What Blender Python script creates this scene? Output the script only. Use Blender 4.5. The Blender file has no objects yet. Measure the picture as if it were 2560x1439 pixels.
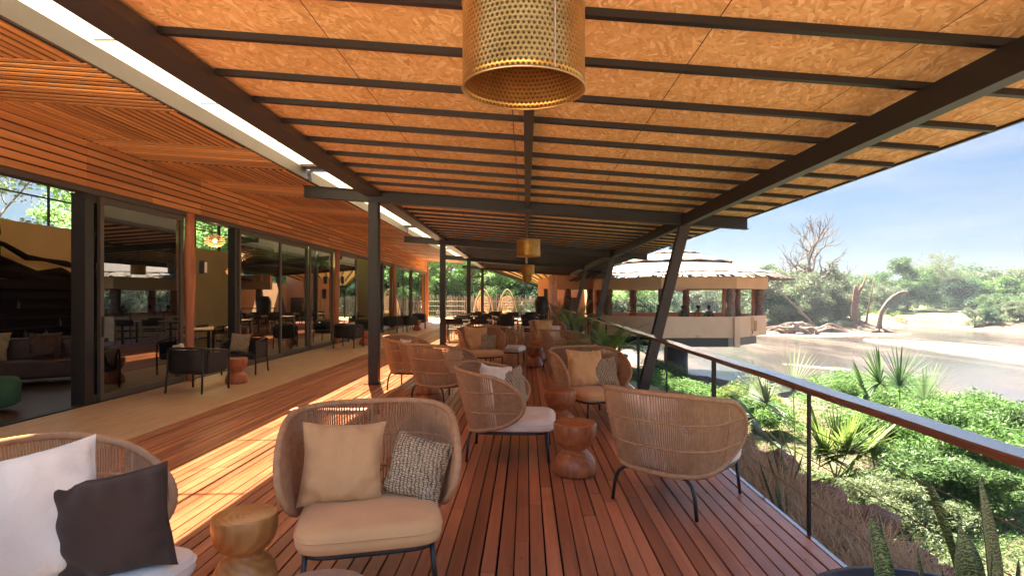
import bpy, math, random
import numpy as np
from mathutils import Vector, Matrix
R = math.radians
random.seed(7)
rng = np.random.default_rng(11)
S = bpy.context.scene
COL = S.collection

# ------------------------------------------------------------------ camera
H = 1.55
cd = bpy.data.cameras.new('camera'); cam = bpy.data.objects.new('camera', cd); COL.objects.link(cam)
cam.location = (0, 0, H); cam.rotation_euler = (R(90), 0, 0)
cd.sensor_width = 36; cd.lens = 1470/2560*36
cd.shift_x = -35/2560; cd.shift_y = 22/2560
cd.clip_start = 0.05; cd.clip_end = 3000
S.camera = cam
# ------------------------------------------------------------------ sky, sun, exposure
SUN_DIR = Vector((-0.19, 0.62, 1.0)).normalized()      # towards the sun
SUN_EL = math.asin(SUN_DIR.z); SUN_AZ = math.atan2(SUN_DIR.x, SUN_DIR.y)
W = bpy.data.worlds.new('World'); S.world = W; W.use_nodes = True
wn = W.node_tree; wn.nodes.clear()
wo = wn.nodes.new('ShaderNodeOutputWorld'); wb = wn.nodes.new('ShaderNodeBackground')
sk = wn.nodes.new('ShaderNodeTexSky'); sk.sky_type = 'NISHITA'; sk.sun_disc = False
sk.sun_elevation = SUN_EL; sk.sun_rotation = SUN_AZ; sk.air_density = 1.0; sk.dust_density = 0.8; sk.ozone_density = 1.3
tc = wn.nodes.new('ShaderNodeTexCoord'); mp = wn.nodes.new('ShaderNodeMapping')
mp.inputs['Scale'].default_value = (1.6, 1.6, 9.0)
nz = wn.nodes.new('ShaderNodeTexNoise'); nz.inputs['Scale'].default_value = 1.9; nz.inputs['Detail'].default_value = 7; nz.inputs['Roughness'].default_value = .58
cr = wn.nodes.new('ShaderNodeValToRGB'); cr.color_ramp.elements[0].position = .49; cr.color_ramp.elements[1].position = .78
cr.color_ramp.elements[1].color = (.62, .62, .62, 1)
mx = wn.nodes.new('ShaderNodeMix'); mx.data_type = 'RGBA'; mx.inputs['B'].default_value = (1.35, 1.4, 1.5, 1)
wn.links.new(tc.outputs['Generated'], mp.inputs['Vector']); wn.links.new(mp.outputs[0], nz.inputs['Vector'])
wn.links.new(nz.outputs['Fac'], cr.inputs['Fac']); wn.links.new(cr.outputs['Color'], mx.inputs['Factor'])
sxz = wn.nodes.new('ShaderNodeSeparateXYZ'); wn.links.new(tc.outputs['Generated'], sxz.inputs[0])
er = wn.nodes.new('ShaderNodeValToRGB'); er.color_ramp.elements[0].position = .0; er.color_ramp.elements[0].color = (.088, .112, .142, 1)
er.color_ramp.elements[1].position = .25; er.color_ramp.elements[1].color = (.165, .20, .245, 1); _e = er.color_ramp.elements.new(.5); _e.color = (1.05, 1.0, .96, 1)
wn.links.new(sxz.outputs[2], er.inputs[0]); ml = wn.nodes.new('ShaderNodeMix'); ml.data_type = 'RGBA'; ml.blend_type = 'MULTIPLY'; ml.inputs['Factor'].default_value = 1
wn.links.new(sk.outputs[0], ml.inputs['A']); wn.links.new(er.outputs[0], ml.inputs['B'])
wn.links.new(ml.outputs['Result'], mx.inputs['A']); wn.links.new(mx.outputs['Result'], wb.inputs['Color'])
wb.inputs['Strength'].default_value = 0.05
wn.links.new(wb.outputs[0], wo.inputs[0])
sl = bpy.data.lights.new('sun', 'SUN'); sl.energy = 5.0; sl.angle = R(.5); sl.color = (1, .89, .74)
so = bpy.data.objects.new('sun', sl); COL.objects.link(so); so.location = (0, 0, 30)
so.rotation_euler = (-SUN_DIR).to_track_quat('-Z', 'Y').to_euler()
S.view_settings.view_transform = 'Standard'; S.view_settings.look = 'None'
S.view_settings.exposure = 3.55; S.view_settings.gamma = 1
S.cycles.max_bounces = 10; S.cycles.diffuse_bounces = 6; S.cycles.transparent_max_bounces = 24

# ------------------------------------------------------------------ helpers: meshes and things
class MB:
    def __init__(s): s.v = []; s.f = []
    def box(s, x0, x1, y0, y1, z0, z1):
        b = len(s.v)
        s.v += [(x0,y0,z0),(x1,y0,z0),(x1,y1,z0),(x0,y1,z0),(x0,y0,z1),(x1,y0,z1),(x1,y1,z1),(x0,y1,z1)]
        s.f += [tuple(b+i for i in q) for q in ((3,2,1,0),(4,5,6,7),(0,1,5,4),(1,2,6,5),(2,3,7,6),(3,0,4,7))]
        return s
    def hexa(s, pts):
        b = len(s.v); s.v += [tuple(p) for p in pts]
        s.f += [tuple(b+i for i in q) for q in ((3,2,1,0),(4,5,6,7),(0,1,5,4),(1,2,6,5),(2,3,7,6),(3,0,4,7))]
        return s
    def quad(s, a, b, c, d):
        n = len(s.v); s.v += [tuple(a), tuple(b), tuple(c), tuple(d)]; s.f.append((n, n+1, n+2, n+3)); return s
    def obox(s, c, size, rot=None):
        rot = rot or Matrix.Identity(3); c = Vector(c); hx, hy, hz = (q/2 for q in size)
        P = [(-hx,-hy,-hz),(hx,-hy,-hz),(hx,hy,-hz),(-hx,hy,-hz),(-hx,-hy,hz),(hx,-hy,hz),(hx,hy,hz),(-hx,hy,hz)]
        return s.hexa([c + rot @ Vector(p) for p in P])
    def beam(s, a, b, w, h):                                   # rectangular bar from a to b
        a = Vector(a); b = Vector(b); d = (b-a); L = d.length; d.normalize()
        up = Vector((0,0,1)) if abs(d.z) < .95 else Vector((0,1,0))
        side = d.cross(up).normalized(); up = side.cross(d).normalized()
        m = Matrix((side, d, up)).transposed()
        return s.obox((a+b)/2, (w, L, h), m)
    def tube(s, pts, r, n=8, closed=False, cap=True, flat=1.0):
        P = [Vector(p) for p in pts]; N = len(P)
        rr = r if hasattr(r, '__len__') else [r]*N
        T = []
        for i in range(N):
            if closed: t = P[(i+1) % N]-P[i-1]
            else: t = P[min(i+1, N-1)]-P[max(i-1, 0)]
            if t.length < 1e-9: t = Vector((0,0,1))
            T.append(t.normalized())
        ref = Vector((0,0,1)) if abs(T[0].z) < .9 else Vector((1,0,0))
        nrm = (ref - T[0]*ref.dot(T[0])).normalized()
        b = len(s.v)
        for i in range(N):
            nrm = nrm - T[i]*nrm.dot(T[i])
            if nrm.length < 1e-6: nrm = T[i].orthogonal()
            nrm.normalize(); bi = T[i].cross(nrm)
            for k in range(n):
                a = 2*math.pi*k/n
                s.v.append(tuple(P[i] + (nrm*math.cos(a)*flat + bi*math.sin(a))*rr[i]))
        M = N if closed else N-1
        for i in range(M):
            j = (i+1) % N
            for k in range(n):
                k2 = (k+1) % n
                s.f.append((b+i*n+k, b+i*n+k2, b+j*n+k2, b+j*n+k))
        if cap and not closed:
            s.f.append(tuple(b+k for k in range(n))[::-1]); s.f.append(tuple(b+(N-1)*n+k for k in range(n)))
        return s
    def lathe(s, prof, n=32, c=(0,0,0), sx=1, sy=1, caps=True):
        b = len(s.v); N = len(prof)
        for r, z in prof:
            for k in range(n):
                a = 2*math.pi*k/n; s.v.append((c[0]+r*sx*math.cos(a), c[1]+r*sy*math.sin(a), c[2]+z))
        for i in range(N-1):
            for k in range(n):
                k2 = (k+1) % n; s.f.append((b+i*n+k, b+i*n+k2, b+(i+1)*n+k2, b+(i+1)*n+k))
        if not caps: return s
        if prof[0][0] > 1e-4: s.f.append(tuple(b+k for k in range(n))[::-1])
        if prof[-1][0] > 1e-4: s.f.append(tuple(b+(N-1)*n+k for k in range(n)))
        return s
    def grid(s, fn, nu, nv, closeu=False):
        b = len(s.v)
        for j in range(nv+1):
            for i in range(nu if closeu else nu+1): s.v.append(tuple(fn(i/nu, j/nv)))
        w = nu if closeu else nu+1
        for j in range(nv):
            for i in range(nu):
                i2 = (i+1) % w
                s.f.append((b+j*w+i, b+j*w+i2, b+(j+1)*w+i2, b+(j+1)*w+i))
        return s
    def mesh(s, name, smooth=False):
        me = bpy.data.meshes.new(name); me.from_pydata(s.v, [], s.f); me.update()
        if smooth: me.polygons.foreach_set('use_smooth', [True]*len(me.polygons))
        return me
    def build(s, name, m, parent=None, smooth=False, label=None, bevel=0, subs=0):
        me = s.mesh(name, smooth); return mk(name, me, m, parent, label, bevel, subs)

def mk(name, me, m, parent=None, label=None, bevel=0, subs=0):
    if m: me.materials.append(m)
    o = bpy.data.objects.new(name, me); COL.objects.link(o)
    if parent: o.parent = parent
    if label: o['label'] = label
    if bevel:
        b = o.modifiers.new('bevel', 'BEVEL'); b.width = bevel; b.segments = 2; b.limit_method = 'ANGLE'; b.angle_limit = R(40)
    if subs:
        b = o.modifiers.new('subd', 'SUBSURF'); b.levels = subs; b.render_levels = subs
    return o
def quads_mesh(name, V, m_per=4):                               # V: (n,4,3) numpy
    V = np.asarray(V, dtype=np.float32); n = V.shape[0]; k = V.shape[1]
    me = bpy.data.meshes.new(name); me.vertices.add(n*k); me.vertices.foreach_set('co', V.reshape(-1))
    me.loops.add(n*k); me.loops.foreach_set('vertex_index', np.arange(n*k, dtype=np.int32))
    me.polygons.add(n); me.polygons.foreach_set('loop_start', np.arange(0, n*k, k, dtype=np.int32))
    me.update(calc_edges=True); return me
def thing(name, label, cat, loc=(0,0,0), rot=0, group=None):
    o = bpy.data.objects.new(name, None); COL.objects.link(o); o.empty_display_size = .1
    o.location = loc; o.rotation_euler = (0, 0, rot); o['label'] = label; o['category'] = cat
    if group: o['group'] = group
    return o
def tag(o, label, cat, group=None, kind=None):
    o['label'] = label; o['category'] = cat
    if group: o['group'] = group
    if kind: o['kind'] = kind
    return o
def struct(o, kind='structure'): o['kind'] = kind; return o
def copy_tree(o, parent=None):
    c = o.copy(); COL.objects.link(c); c.parent = parent
    for ch in list(o.children): copy_tree(ch, c)
    return c
def dup(o, label, loc, rot=0, group=None, scale=None):
    c = copy_tree(o); c.location = loc; c.rotation_euler = (0, 0, rot); c['label'] = label
    if group: c['group'] = group
    if scale: c.scale = (scale,)*3
    return c

# ------------------------------------------------------------------ helpers: materials
def NM(name):
    m = bpy.data.materials.new(name); m.use_nodes = True; nt = m.node_tree
    return m, nt, nt.nodes['Principled BSDF']
def nd(nt, t, ins=None, **kw):
    n = nt.nodes.new(t)
    for k, v in kw.items(): setattr(n, k, v)
    for k, v in (ins or {}).items():
        if isinstance(v, bpy.types.NodeSocket): nt.links.new(v, n.inputs[k])
        else: n.inputs[k].default_value = v
    return n
def c4(c): return (c[0], c[1], c[2], 1)
def ramp(nt, fac, stops):
    n = nt.nodes.new('ShaderNodeValToRGB'); e = n.color_ramp.elements
    while len(e) < len(stops): e.new(.5)
    for i, (p, c) in enumerate(stops): e[i].position = p; e[i].color = c4(c) if hasattr(c, '__len__') else (c, c, c, 1)
    nt.links.new(fac, n.inputs[0]); return n.outputs[0]
def coords(nt, scale=(1,1,1), rot=(0,0,0), src='Object', loc=(0,0,0)):
    t = nt.nodes.new('ShaderNodeTexCoord')
    return nd(nt, 'ShaderNodeMapping', {'Vector': t.outputs[src], 'Scale': scale, 'Rotation': rot, 'Location': loc}).outputs[0]
def noise(nt, vec, scale=5, detail=4, rough=.55, dist=0):
    return nd(nt, 'ShaderNodeTexNoise', {'Vector': vec, 'Scale': scale, 'Detail': detail, 'Roughness': rough, 'Distortion': dist}).outputs['Fac']
def mixc(nt, f, a, b, mode='MIX'):
    n = nt.nodes.new('ShaderNodeMix'); n.data_type = 'RGBA'; n.blend_type = mode
    for k, v in (('Factor', f), ('A', a), ('B', b)):
        if isinstance(v, bpy.types.NodeSocket): nt.links.new(v, n.inputs[k])
        elif k == 'Factor': n.inputs[k].default_value = v
        else: n.inputs[k].default_value = c4(v)
    return n.outputs['Result']
def math_(nt, op, a, b=None, c=None):
    n = nt.nodes.new('ShaderNodeMath'); n.operation = op
    for i, v in enumerate((a, b, c)):
        if v is None: continue
        if isinstance(v, bpy.types.NodeSocket): nt.links.new(v, n.inputs[i])
        else: n.inputs[i].default_value = v
    return n.outputs[0]
def bump(nt, bs, h, strength=.3, dist=.01):
    b = nd(nt, 'ShaderNodeBump', {'Height': h, 'Strength': strength, 'Distance': dist}); nt.links.new(b.outputs[0], bs.inputs['Normal'])
def setp(bs, **kw):
    for k, v in kw.items():
        k = k.replace('_', ' ')
        if isinstance(v, bpy.types.NodeSocket): bs.id_data.links.new(v, bs.inputs[k])
        else: bs.inputs[k].default_value = v if not (hasattr(v, '__len__') and len(v) == 3) else c4(v)
def plain(name, col, rough=.6, var=.15, sc=6, metallic=0, bmp=.0, bsc=80, spec=.5):
    m, nt, bs = NM(name); v = coords(nt)
    f = noise(nt, v, sc, 5)
    lo = tuple(c*(1-var) for c in col); hi = tuple(min(1, c*(1+var)) for c in col)
    setp(bs, Base_Color=ramp(nt, f, [(.3, lo), (.7, hi)]), Roughness=rough, Metallic=metallic)
    bs.inputs['Specular IOR Level'].default_value = spec
    if bmp: bump(nt, bs, noise(nt, v, bsc, 3), bmp, .004)
    return m
def wood(name, a, b, axis='Y', rough=.45, island=True, fine=40, spec=.5, dark=None):
    m, nt, bs = NM(name)
    sc = {'X': (1.6, fine, fine), 'Y': (fine, 1.6, fine), 'Z': (fine, fine, 1.6)}[axis]
    v = coords(nt, sc); g = noise(nt, v, 1.0, 5, .6, .6)
    v2 = coords(nt, tuple(q*.12 for q in sc)); g2 = noise(nt, v2, 1.0, 3)
    c = ramp(nt, g, [(.28, a), (.72, b)])
    c = mixc(nt, .5, c, ramp(nt, g2, [(.3, tuple(x*.62 for x in a)), (.75, tuple(min(1, x*1.2) for x in b))]))
    if island:
        geo = nt.nodes.new('ShaderNodeNewGeometry')
        tint = ramp(nt, geo.outputs['Random Per Island'], [(0, dark or (.64, .58, .56)), (.35, (.88, .84, .82)), (.7, (1.02, 1, .97)), (1, (1.2, 1.15, 1.1))])
        c = mixc(nt, 1.0, c, tint, 'MULTIPLY')
    rg = ramp(nt, g2, [(.3, rough*.8), (.7, min(1, rough*1.25))])
    setp(bs, Base_Color=c, Roughness=rg); bs.inputs['Specular IOR Level'].default_value = spec
    bump(nt, bs, g, .25, .003); return m

def fabric(name, col, wr=.5):
    m, nt, bs = NM(name); v = coords(nt); f = noise(nt, v, 5, 4)
    setp(bs, Base_Color=ramp(nt, f, [(.3, tuple(c*.93 for c in col)), (.7, tuple(min(1, c*1.05) for c in col))]), Roughness=.92)
    bs.inputs['Sheen Weight'].default_value = .15; bs.inputs['Specular IOR Level'].default_value = .2
    h = math_(nt, 'ADD', noise(nt, v, 5.5, 4, .5, 1.6), math_(nt, 'MULTIPLY', noise(nt, v, 420, 2), .035)); bump(nt, bs, h, wr, .02); return m
MAT = {}
def worn(m):
    nt = m.node_tree; bs = nt.nodes['Principled BSDF']; src = bs.inputs['Base Color'].links[0].from_socket
    w = noise(nt, coords(nt, (1.4, .35, 1)), 1.5, 7, .7, .6); sp = noise(nt, coords(nt, (9, 3, 9)), 3, 4, .6)
    c = mixc(nt, 1, src, ramp(nt, w, [(.34, (.72, .70, .70)), (.5, (1, 1, 1)), (.68, (1.18, 1.14, 1.12))]), 'MULTIPLY')
    c = mixc(nt, ramp(nt, sp, [(.66, 0), (.72, .75)]), c, (.07, .03, .02)); nt.links.new(c, bs.inputs['Base Color']); return m
MAT['deck'] = wood('deck_timber', (.33, .108, .054), (.56, .228, .112), 'Y', .36, fine=55, spec=.4); worn(MAT['deck'])
MAT['soffit'] = wood('soffit_timber_x', (.62, .25, .075), (.90, .47, .165), 'X', .5, fine=30, dark=(.75,.7,.68))
MAT['soffity'] = wood('soffit_timber_y', (.62, .25, .075), (.90, .47, .165), 'Y', .5, fine=30, dark=(.75,.7,.68))
MAT['post'] = wood('post_timber', (.36, .10, .035), (.62, .24, .09), 'Z', .45, island=False, fine=18)
MAT['rail'] = wood('rail_timber', (.085, .024, .015), (.20, .065, .035), 'Y', .2, island=False, fine=22); MAT['rail'].node_tree.nodes['Principled BSDF'].inputs['Coat Weight'].default_value = .8; MAT['rail'].node_tree.nodes['Principled BSDF'].inputs['Coat Roughness'].default_value = .12
MAT['steel'] = plain('brown_painted_steel', (.013, .010, .010), .45, .12, 3)
MAT['steel_light'] = plain('grey_brown_steel', (.050, .036, .031), .4, .12, 3)
MAT['frame'] = plain('door_frame_metal', (.10, .085, .07), .4, .1, 3)
MAT['gutter'] = plain('grey_painted_gutter', (.13, .115, .10), .5, .1, 2)
MAT['black'] = plain('black_powder_metal', (.02, .018, .018), .35, .2, 10)
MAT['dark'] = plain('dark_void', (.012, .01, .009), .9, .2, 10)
MAT['tan_wall'] = plain('tan_render', (.76, .48, .28), .85, .07, 1.3, bmp=.3, bsc=60)
MAT['tan_wall2'] = plain('ochre_render', (.66, .34, .16), .85, .08, 1.3, bmp=.3, bsc=60)
MAT['int_wall'] = plain('beige_interior_plaster', (.82, .62, .34), .85, .05, 1.2)
MAT['cream'] = fabric('cream_cotton', (.90, .79, .64), .7)
MAT['white_seat'] = fabric('pale_seat_fabric', (.84, .74, .62), .2)
MAT['tan_fab'] = fabric('tan_fabric', (.72, .42, .185), .2)
MAT['tan_fab2'] = fabric('camel_fabric', (.62, .375, .175), .8)
MAT['charcoal'] = fabric('charcoal_fabric', (.060, .038, .028), .4)
MAT['dark_fab'] = plain('black_leather', (.014, .013, .012), .5, .1, 8)
MAT['rope'] = plain('rope_cord', (.48, .275, .14), .75, .16, 25, bmp=.5, bsc=400)
MAT['green_fab'] = plain('green_velvet', (.03, .12, .06), .85, .1, 6)
MAT['gold_fab'] = plain('gold_satin', (.50, .38, .16), .35, .2, 12)
MAT['brown_leather'] = plain('brown_leather', (.085, .028, .009), .45, .2, 6)
MAT['pot_grey'] = plain('grey_planter', (.17, .13, .12), .6, .12, 8, bmp=.2)
MAT['pot_dark'] = plain('dark_planter', (.035, .032, .036), .45, .15, 8)
MAT['urn'] = plain('blue_black_urn', (.035, .038, .055), .38, .15, 5)
MAT['soil'] = plain('potting_soil', (.05, .03, .02), .95, .3, 30, bmp=.6, bsc=60)
MAT['rock'] = plain('rubble_rock', (.20, .12, .085), .9, .4, 7, bmp=.8, bsc=14)
MAT['bark'] = plain('bark', (.21, .155, .12), .95, .35, 9, bmp=.9, bsc=30)
MAT['bark_pale'] = plain('weathered_wood', (.22, .165, .125), .9, .3, 5, bmp=.8, bsc=18)
MAT['bark_red'] = plain('red_dead_wood', (.20, .10, .06), .9, .3, 5, bmp=.8, bsc=18)
MAT['bark_dead'] = plain('grey_dead_wood', (.14, .105, .082), .95, .3, 5, bmp=.5, bsc=18)
MAT['skin'] = plain('brown_skin', (.30, .15, .09), .6, .06, 8)
MAT['shirt1'] = plain('orange_shirt', (.60, .24, .05), .9, .05, 8)
MAT['shirt2'] = plain('green_shirt', (.08, .14, .07), .9, .05, 8)
MAT['shirt3'] = plain('pale_shirt', (.55, .45, .38), .9, .05, 8)
MAT['hair'] = plain('dark_hair', (.02, .015, .012), .7, .05, 8)
MAT['pebble'] = plain('table_top_walnut', (.30, .18, .12), .5, .15, 9)
MAT['cable'] = plain('steel_cable', (.25, .22, .2), .35, .1, 30, metallic=.6)
MAT['bamboo'] = wood('bamboo_pole', (.50, .28, .14), (.72, .46, .27), 'Z', .6, fine=15)
MAT['fence'] = wood('fence_timber', (.22, .15, .11), (.42, .31, .24), 'Z', .8, fine=20)
MAT['shake'] = wood('roof_shake', (.10, .075, .055), (.21, .165, .125), 'Z', .8, fine=8)
MAT['roofsheet'] = plain('pale_roof_sheet', (.13, .10, .082), .75, .07, 1.5)
MAT['wicker'] = plain('wicker', (.42, .26, .145), .8, .15, 20, bmp=.5, bsc=90)
MAT['oak'] = wood('pale_chair_wood', (.50, .32, .20), (.66, .46, .30), 'Z', .5, island=False, fine=20)

def m_osb():
    m, nt, bs = NM('strand_board')
    base = None; hs = None
    cols = [(.74, .42, .15), (.88, .56, .24), (.97, .74, .42), (.58, .29, .09), (.80, .48, .19), (.92, .64, .32)]
    for i, (rz, sc) in enumerate(((.35, 1.0), (-.5, 1.25), (1.2, .85), (-1.25, 1.1))):
        v0 = coords(nt, (1,1,1), (0,0,rz), loc=(i*7.3, i*3.1, 0))
        nv = nd(nt, 'ShaderNodeTexNoise', {'Vector': v0, 'Scale': 3.5, 'Detail': 1}).outputs['Color']
        vv = nd(nt, 'ShaderNodeMix', {'Factor': .12, 'A': v0, 'B': nv}, data_type='VECTOR').outputs['Result'] if False else v0
        mp_ = nd(nt, 'ShaderNodeMapping', {'Vector': vv, 'Scale': (8*sc, 34*sc, 1)}).outputs[0]
        vo = nd(nt, 'ShaderNodeTexVoronoi', {'Vector': mp_, 'Scale': 1.0, 'Randomness': 1.0})
        sep = nd(nt, 'ShaderNodeSeparateColor', {'Color': vo.outputs['Color']})
        cc = ramp(nt, sep.outputs[0], [(0, cols[3]), (.25, cols[0]), (.5, cols[4]), (.75, cols[1]), (.97, cols[2])])
        if base is None: base = cc; hs = sep.outputs[1]
        else:
            fac = math_(nt, 'GREATER_THAN', sep.outputs[2], .45 + .06*i)
            base = mixc(nt, fac, base, cc)
            hs = nd(nt, 'ShaderNodeMix', {'Factor': fac, 'A': hs, 'B': sep.outputs[1]}).outputs['Result']
    v = coords(nt)
    base = mixc(nt, .20, base, (.88, .60, .27))
    big = noise(nt, v, .9, 3)
    base = mixc(nt, 1, base, ramp(nt, big, [(.3, (.86, .84, .8)), (.7, (1.08, 1.06, 1.04))]), 'MULTIPLY')
    # seams between sheets every 1.22 m across
    sx = nd(nt, 'ShaderNodeSeparateXYZ', {'Vector': v})
    fx = math_(nt, 'FRACT', math_(nt, 'DIVIDE', math_(nt, 'ADD', sx.outputs[0], 20*1.25+1.18), 1.25))
    seam = math_(nt, 'LESS_THAN', fx, .006)
    base = mixc(nt, seam, base, (.05, .02, .01))
    setp(bs, Base_Color=base, Roughness=.75); bump(nt, bs, hs, .35, .004); return m
MAT['osb'] = m_osb()

def m_conc():
    m, nt, bs = NM('stained_concrete'); v = coords(nt)
    f = noise(nt, v, .8, 6, .6); f2 = noise(nt, coords(nt, (5, .9, 5)), 2.2, 6, .65, 1)
    c = ramp(nt, f, [(.3, (.50, .30, .16)), (.7, (.68, .46, .27))])
    c = mixc(nt, .5, c, ramp(nt, f2, [(.3, (.42, .24, .12)), (.7, (.74, .54, .33))]))
    setp(bs, Base_Color=c, Roughness=ramp(nt, f, [(.3, .32), (.7, .6)])); bump(nt, bs, f2, .1, .003); return m
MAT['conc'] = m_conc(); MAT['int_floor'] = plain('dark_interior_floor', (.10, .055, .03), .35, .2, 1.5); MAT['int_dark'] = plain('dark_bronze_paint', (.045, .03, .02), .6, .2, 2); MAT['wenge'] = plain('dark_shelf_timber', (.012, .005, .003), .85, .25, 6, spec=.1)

MAT['bounce_floor'] = plain('pale_bounce_floor', (.62, .53, .42), .85, .1, 1.2)  # pale surface for the added floor that bounces sunlight under the roof
def m_stool(name='turned_timber', a=(.26, .08, .03), b=(.46, .17, .062)):
    m, nt, bs = NM(name); v = coords(nt)
    w = nd(nt, 'ShaderNodeTexWave', {'Vector': coords(nt, (1, 1, .12), loc=(.03, .05, 0)), 'Scale': 9, 'Distortion': 5, 'Detail': 3, 'Detail Scale': 1.4}, wave_type='RINGS', rings_direction='Z')
    n = noise(nt, coords(nt, (6, 6, 1.2)), 2.5, 5)
    c = mixc(nt, .55, ramp(nt, n, [(.3, a), (.7, b)]), ramp(nt, w.outputs['Fac'], [(0, a), (1, b)]))
    oi = nt.nodes.new('ShaderNodeObjectInfo')
    c = mixc(nt, 1, c, ramp(nt, oi.outputs['Random'], [(0, (.8, .72, .7)), (1, (1.12, 1.1, 1.05))]), 'MULTIPLY')
    setp(bs, Base_Color=c, Roughness=.33); bump(nt, bs, n, .1, .003); return m
MAT['stool'] = m_stool(); MAT['stool_gold'] = m_stool('golden_timber', (.40, .17, .04), (.60, .31, .10)); MAT['stool_red'] = m_stool('red_timber', (.33, .10, .045), (.45, .16, .075))

def m_knit():
    m, nt, bs = NM('black_white_weave'); v = coords(nt)
    w = nd(nt, 'ShaderNodeTexWave', {'Vector': coords(nt, (1, 1, 1), (0, R(9), 0)), 'Scale': 14, 'Distortion': 3.5, 'Detail': 2, 'Detail Scale': 3}, wave_type='BANDS', bands_direction='X')
    w2 = nd(nt, 'ShaderNodeTexWave', {'Vector': v, 'Scale': 26, 'Distortion': 6, 'Detail': 2, 'Detail Scale': 2}, wave_type='BANDS', bands_direction='Z')
    f = math_(nt, 'MULTIPLY', w.outputs['Fac'], w2.outputs['Fac'])
    f = math_(nt, 'ADD', f, math_(nt, 'MULTIPLY', noise(nt, v, 90, 2), .3))
    setp(bs, Base_Color=ramp(nt, f, [(.10, (.10, .065, .038)), (.28, (.38, .27, .15)), (.44, (.78, .64, .43))]), Roughness=.95)
    bump(nt, bs, f, .8, .012); return m
MAT['knit'] = m_knit()

def m_brass():
    m, nt, bs = NM('hammered_brass')
    t = nt.nodes.new('ShaderNodeTexCoord'); sx = nd(nt, 'ShaderNodeSeparateXYZ', {'Vector': t.outputs['Object']})
    an = math_(nt, 'DIVIDE', math_(nt, 'ARCTAN2', sx.outputs[1], sx.outputs[0]), 2*math.pi)
    u = math_(nt, 'MULTIPLY', an, 78); vv = math_(nt, 'DIVIDE', sx.outputs[2], .0165)
    row = math_(nt, 'FLOOR', vv); off = math_(nt, 'MULTIPLY', math_(nt, 'FLOORED_MODULO', row, 2), .5)
    fu = math_(nt, 'SUBTRACT', math_(nt, 'FRACT', math_(nt, 'ADD', u, off)), .5); fv = math_(nt, 'SUBTRACT', math_(nt, 'FRACT', vv), .5)
    d = math_(nt, 'SQRT', math_(nt, 'ADD', math_(nt, 'MULTIPLY', fu, fu), math_(nt, 'MULTIPLY', fv, fv)))
    dome = ramp(nt, d, [(0, .2), (.14, .4), (.22, 1), (.38, 0)])
    hole = ramp(nt, d, [(.13, 1.0), (.19, 0)])
    g = noise(nt, coords(nt), 9, 4)
    base = ramp(nt, g, [(.3, (.46, .25, .06)), (.7, (.70, .41, .12))])
    base = mixc(nt, math_(nt, 'MULTIPLY', hole, .92), base, (.09, .04, .015))
    setp(bs, Base_Color=base, Metallic=.85, Roughness=.34); bump(nt, bs, dome, 1.0, .012); return m
MAT['brass'] = m_brass()
MAT['brass_plain'] = plain('brass_rim', (.66, .46, .22), .3, .1, 12, metallic=.9)

def m_glass(name, refl=.5, tint=(.55, .56, .52)):
    m, nt, bs = NM(name); nt.nodes.remove(bs); out = nt.nodes['Material Output']
    lw = nd(nt, 'ShaderNodeLayerWeight', {'Blend': .5}); tr = nd(nt, 'ShaderNodeBsdfTransparent', {'Color': c4(tint)})
    gl = nd(nt, 'ShaderNodeBsdfGlossy', {'Color': (.9, .95, .95, 1), 'Roughness': .012})
    f = math_(nt, 'ADD', math_(nt, 'MULTIPLY', math_(nt, 'POWER', lw.outputs['Facing'], 3.5), 1-refl), refl)
    ms = nd(nt, 'ShaderNodeMixShader', {0: f, 1: tr.outputs[0], 2: gl.outputs[0]}); nt.links.new(ms.outputs[0], out.inputs[0]); return m
MAT['glass'] = m_glass('tinted_door_glass', .20, (.34, .34, .31))
MAT['clear'] = m_glass('clear_window_glass', .03, (.93, .95, .93))
def m_sky():
    m, nt, bs = NM('dusty_skylight'); nt.nodes.remove(bs); out = nt.nodes['Material Output']
    f = noise(nt, coords(nt, (3, .8, 1)), 2.2, 6, .65)
    tr = nd(nt, 'ShaderNodeBsdfTransparent', {'Color': (.90, .80, .66, 1)}); tl = nd(nt, 'ShaderNodeBsdfTranslucent', {'Color': (.40, .35, .26, 1)})
    ms = nd(nt, 'ShaderNodeMixShader', {0: ramp(nt, f, [(.3, .25), (.75, .45)]), 1: tr.outputs[0], 2: tl.outputs[0]}); nt.links.new(ms.outputs[0], out.inputs[0]); return m
MAT['skyglass'] = m_sky()

def m_leaf(name, cols, trans=.35, rough=.55, dead=None):
    m, nt, bs = NM(name)
    geo = nt.nodes.new('ShaderNodeNewGeometry'); n = noise(nt, coords(nt), 1.1, 3)
    f = math_(nt, 'ADD', math_(nt, 'MULTIPLY', geo.outputs['Random Per Island'], .65), math_(nt, 'MULTIPLY', math_(nt, 'SUBTRACT', n, .33), .9))
    c = ramp(nt, f, [(i/(len(cols)-1), q) for i, q in enumerate(cols)])
    setp(bs, Base_Color=c, Roughness=rough); bs.inputs['Specular IOR Level'].default_value = .25
    out = nt.nodes['Material Output']
    tl = nd(nt, 'ShaderNodeBsdfTranslucent', {'Color': c}); ms = nd(nt, 'ShaderNodeMixShader', {0: trans, 1: bs.outputs[0], 2: tl.outputs[0]})
    nt.links.new(ms.outputs[0], out.inputs[0]); return m
MAT['leaf'] = m_leaf('green_leaf', [(.04, .075, .026), (.08, .15, .045), (.14, .23, .075)])
MAT['leaf_grey'] = m_leaf('grey_green_leaf', [(.08, .105, .055), (.135, .17, .09), (.20, .24, .135)])
MAT['leaf_bright'] = m_leaf('bright_leaf', [(.06, .125, .03), (.11, .21, .055), (.19, .31, .10)], .45)
MAT['leaf_yel'] = m_leaf('yellow_green_leaf', [(.08, .13, .025), (.14, .20, .045), (.22, .27, .08)], .45)
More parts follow.
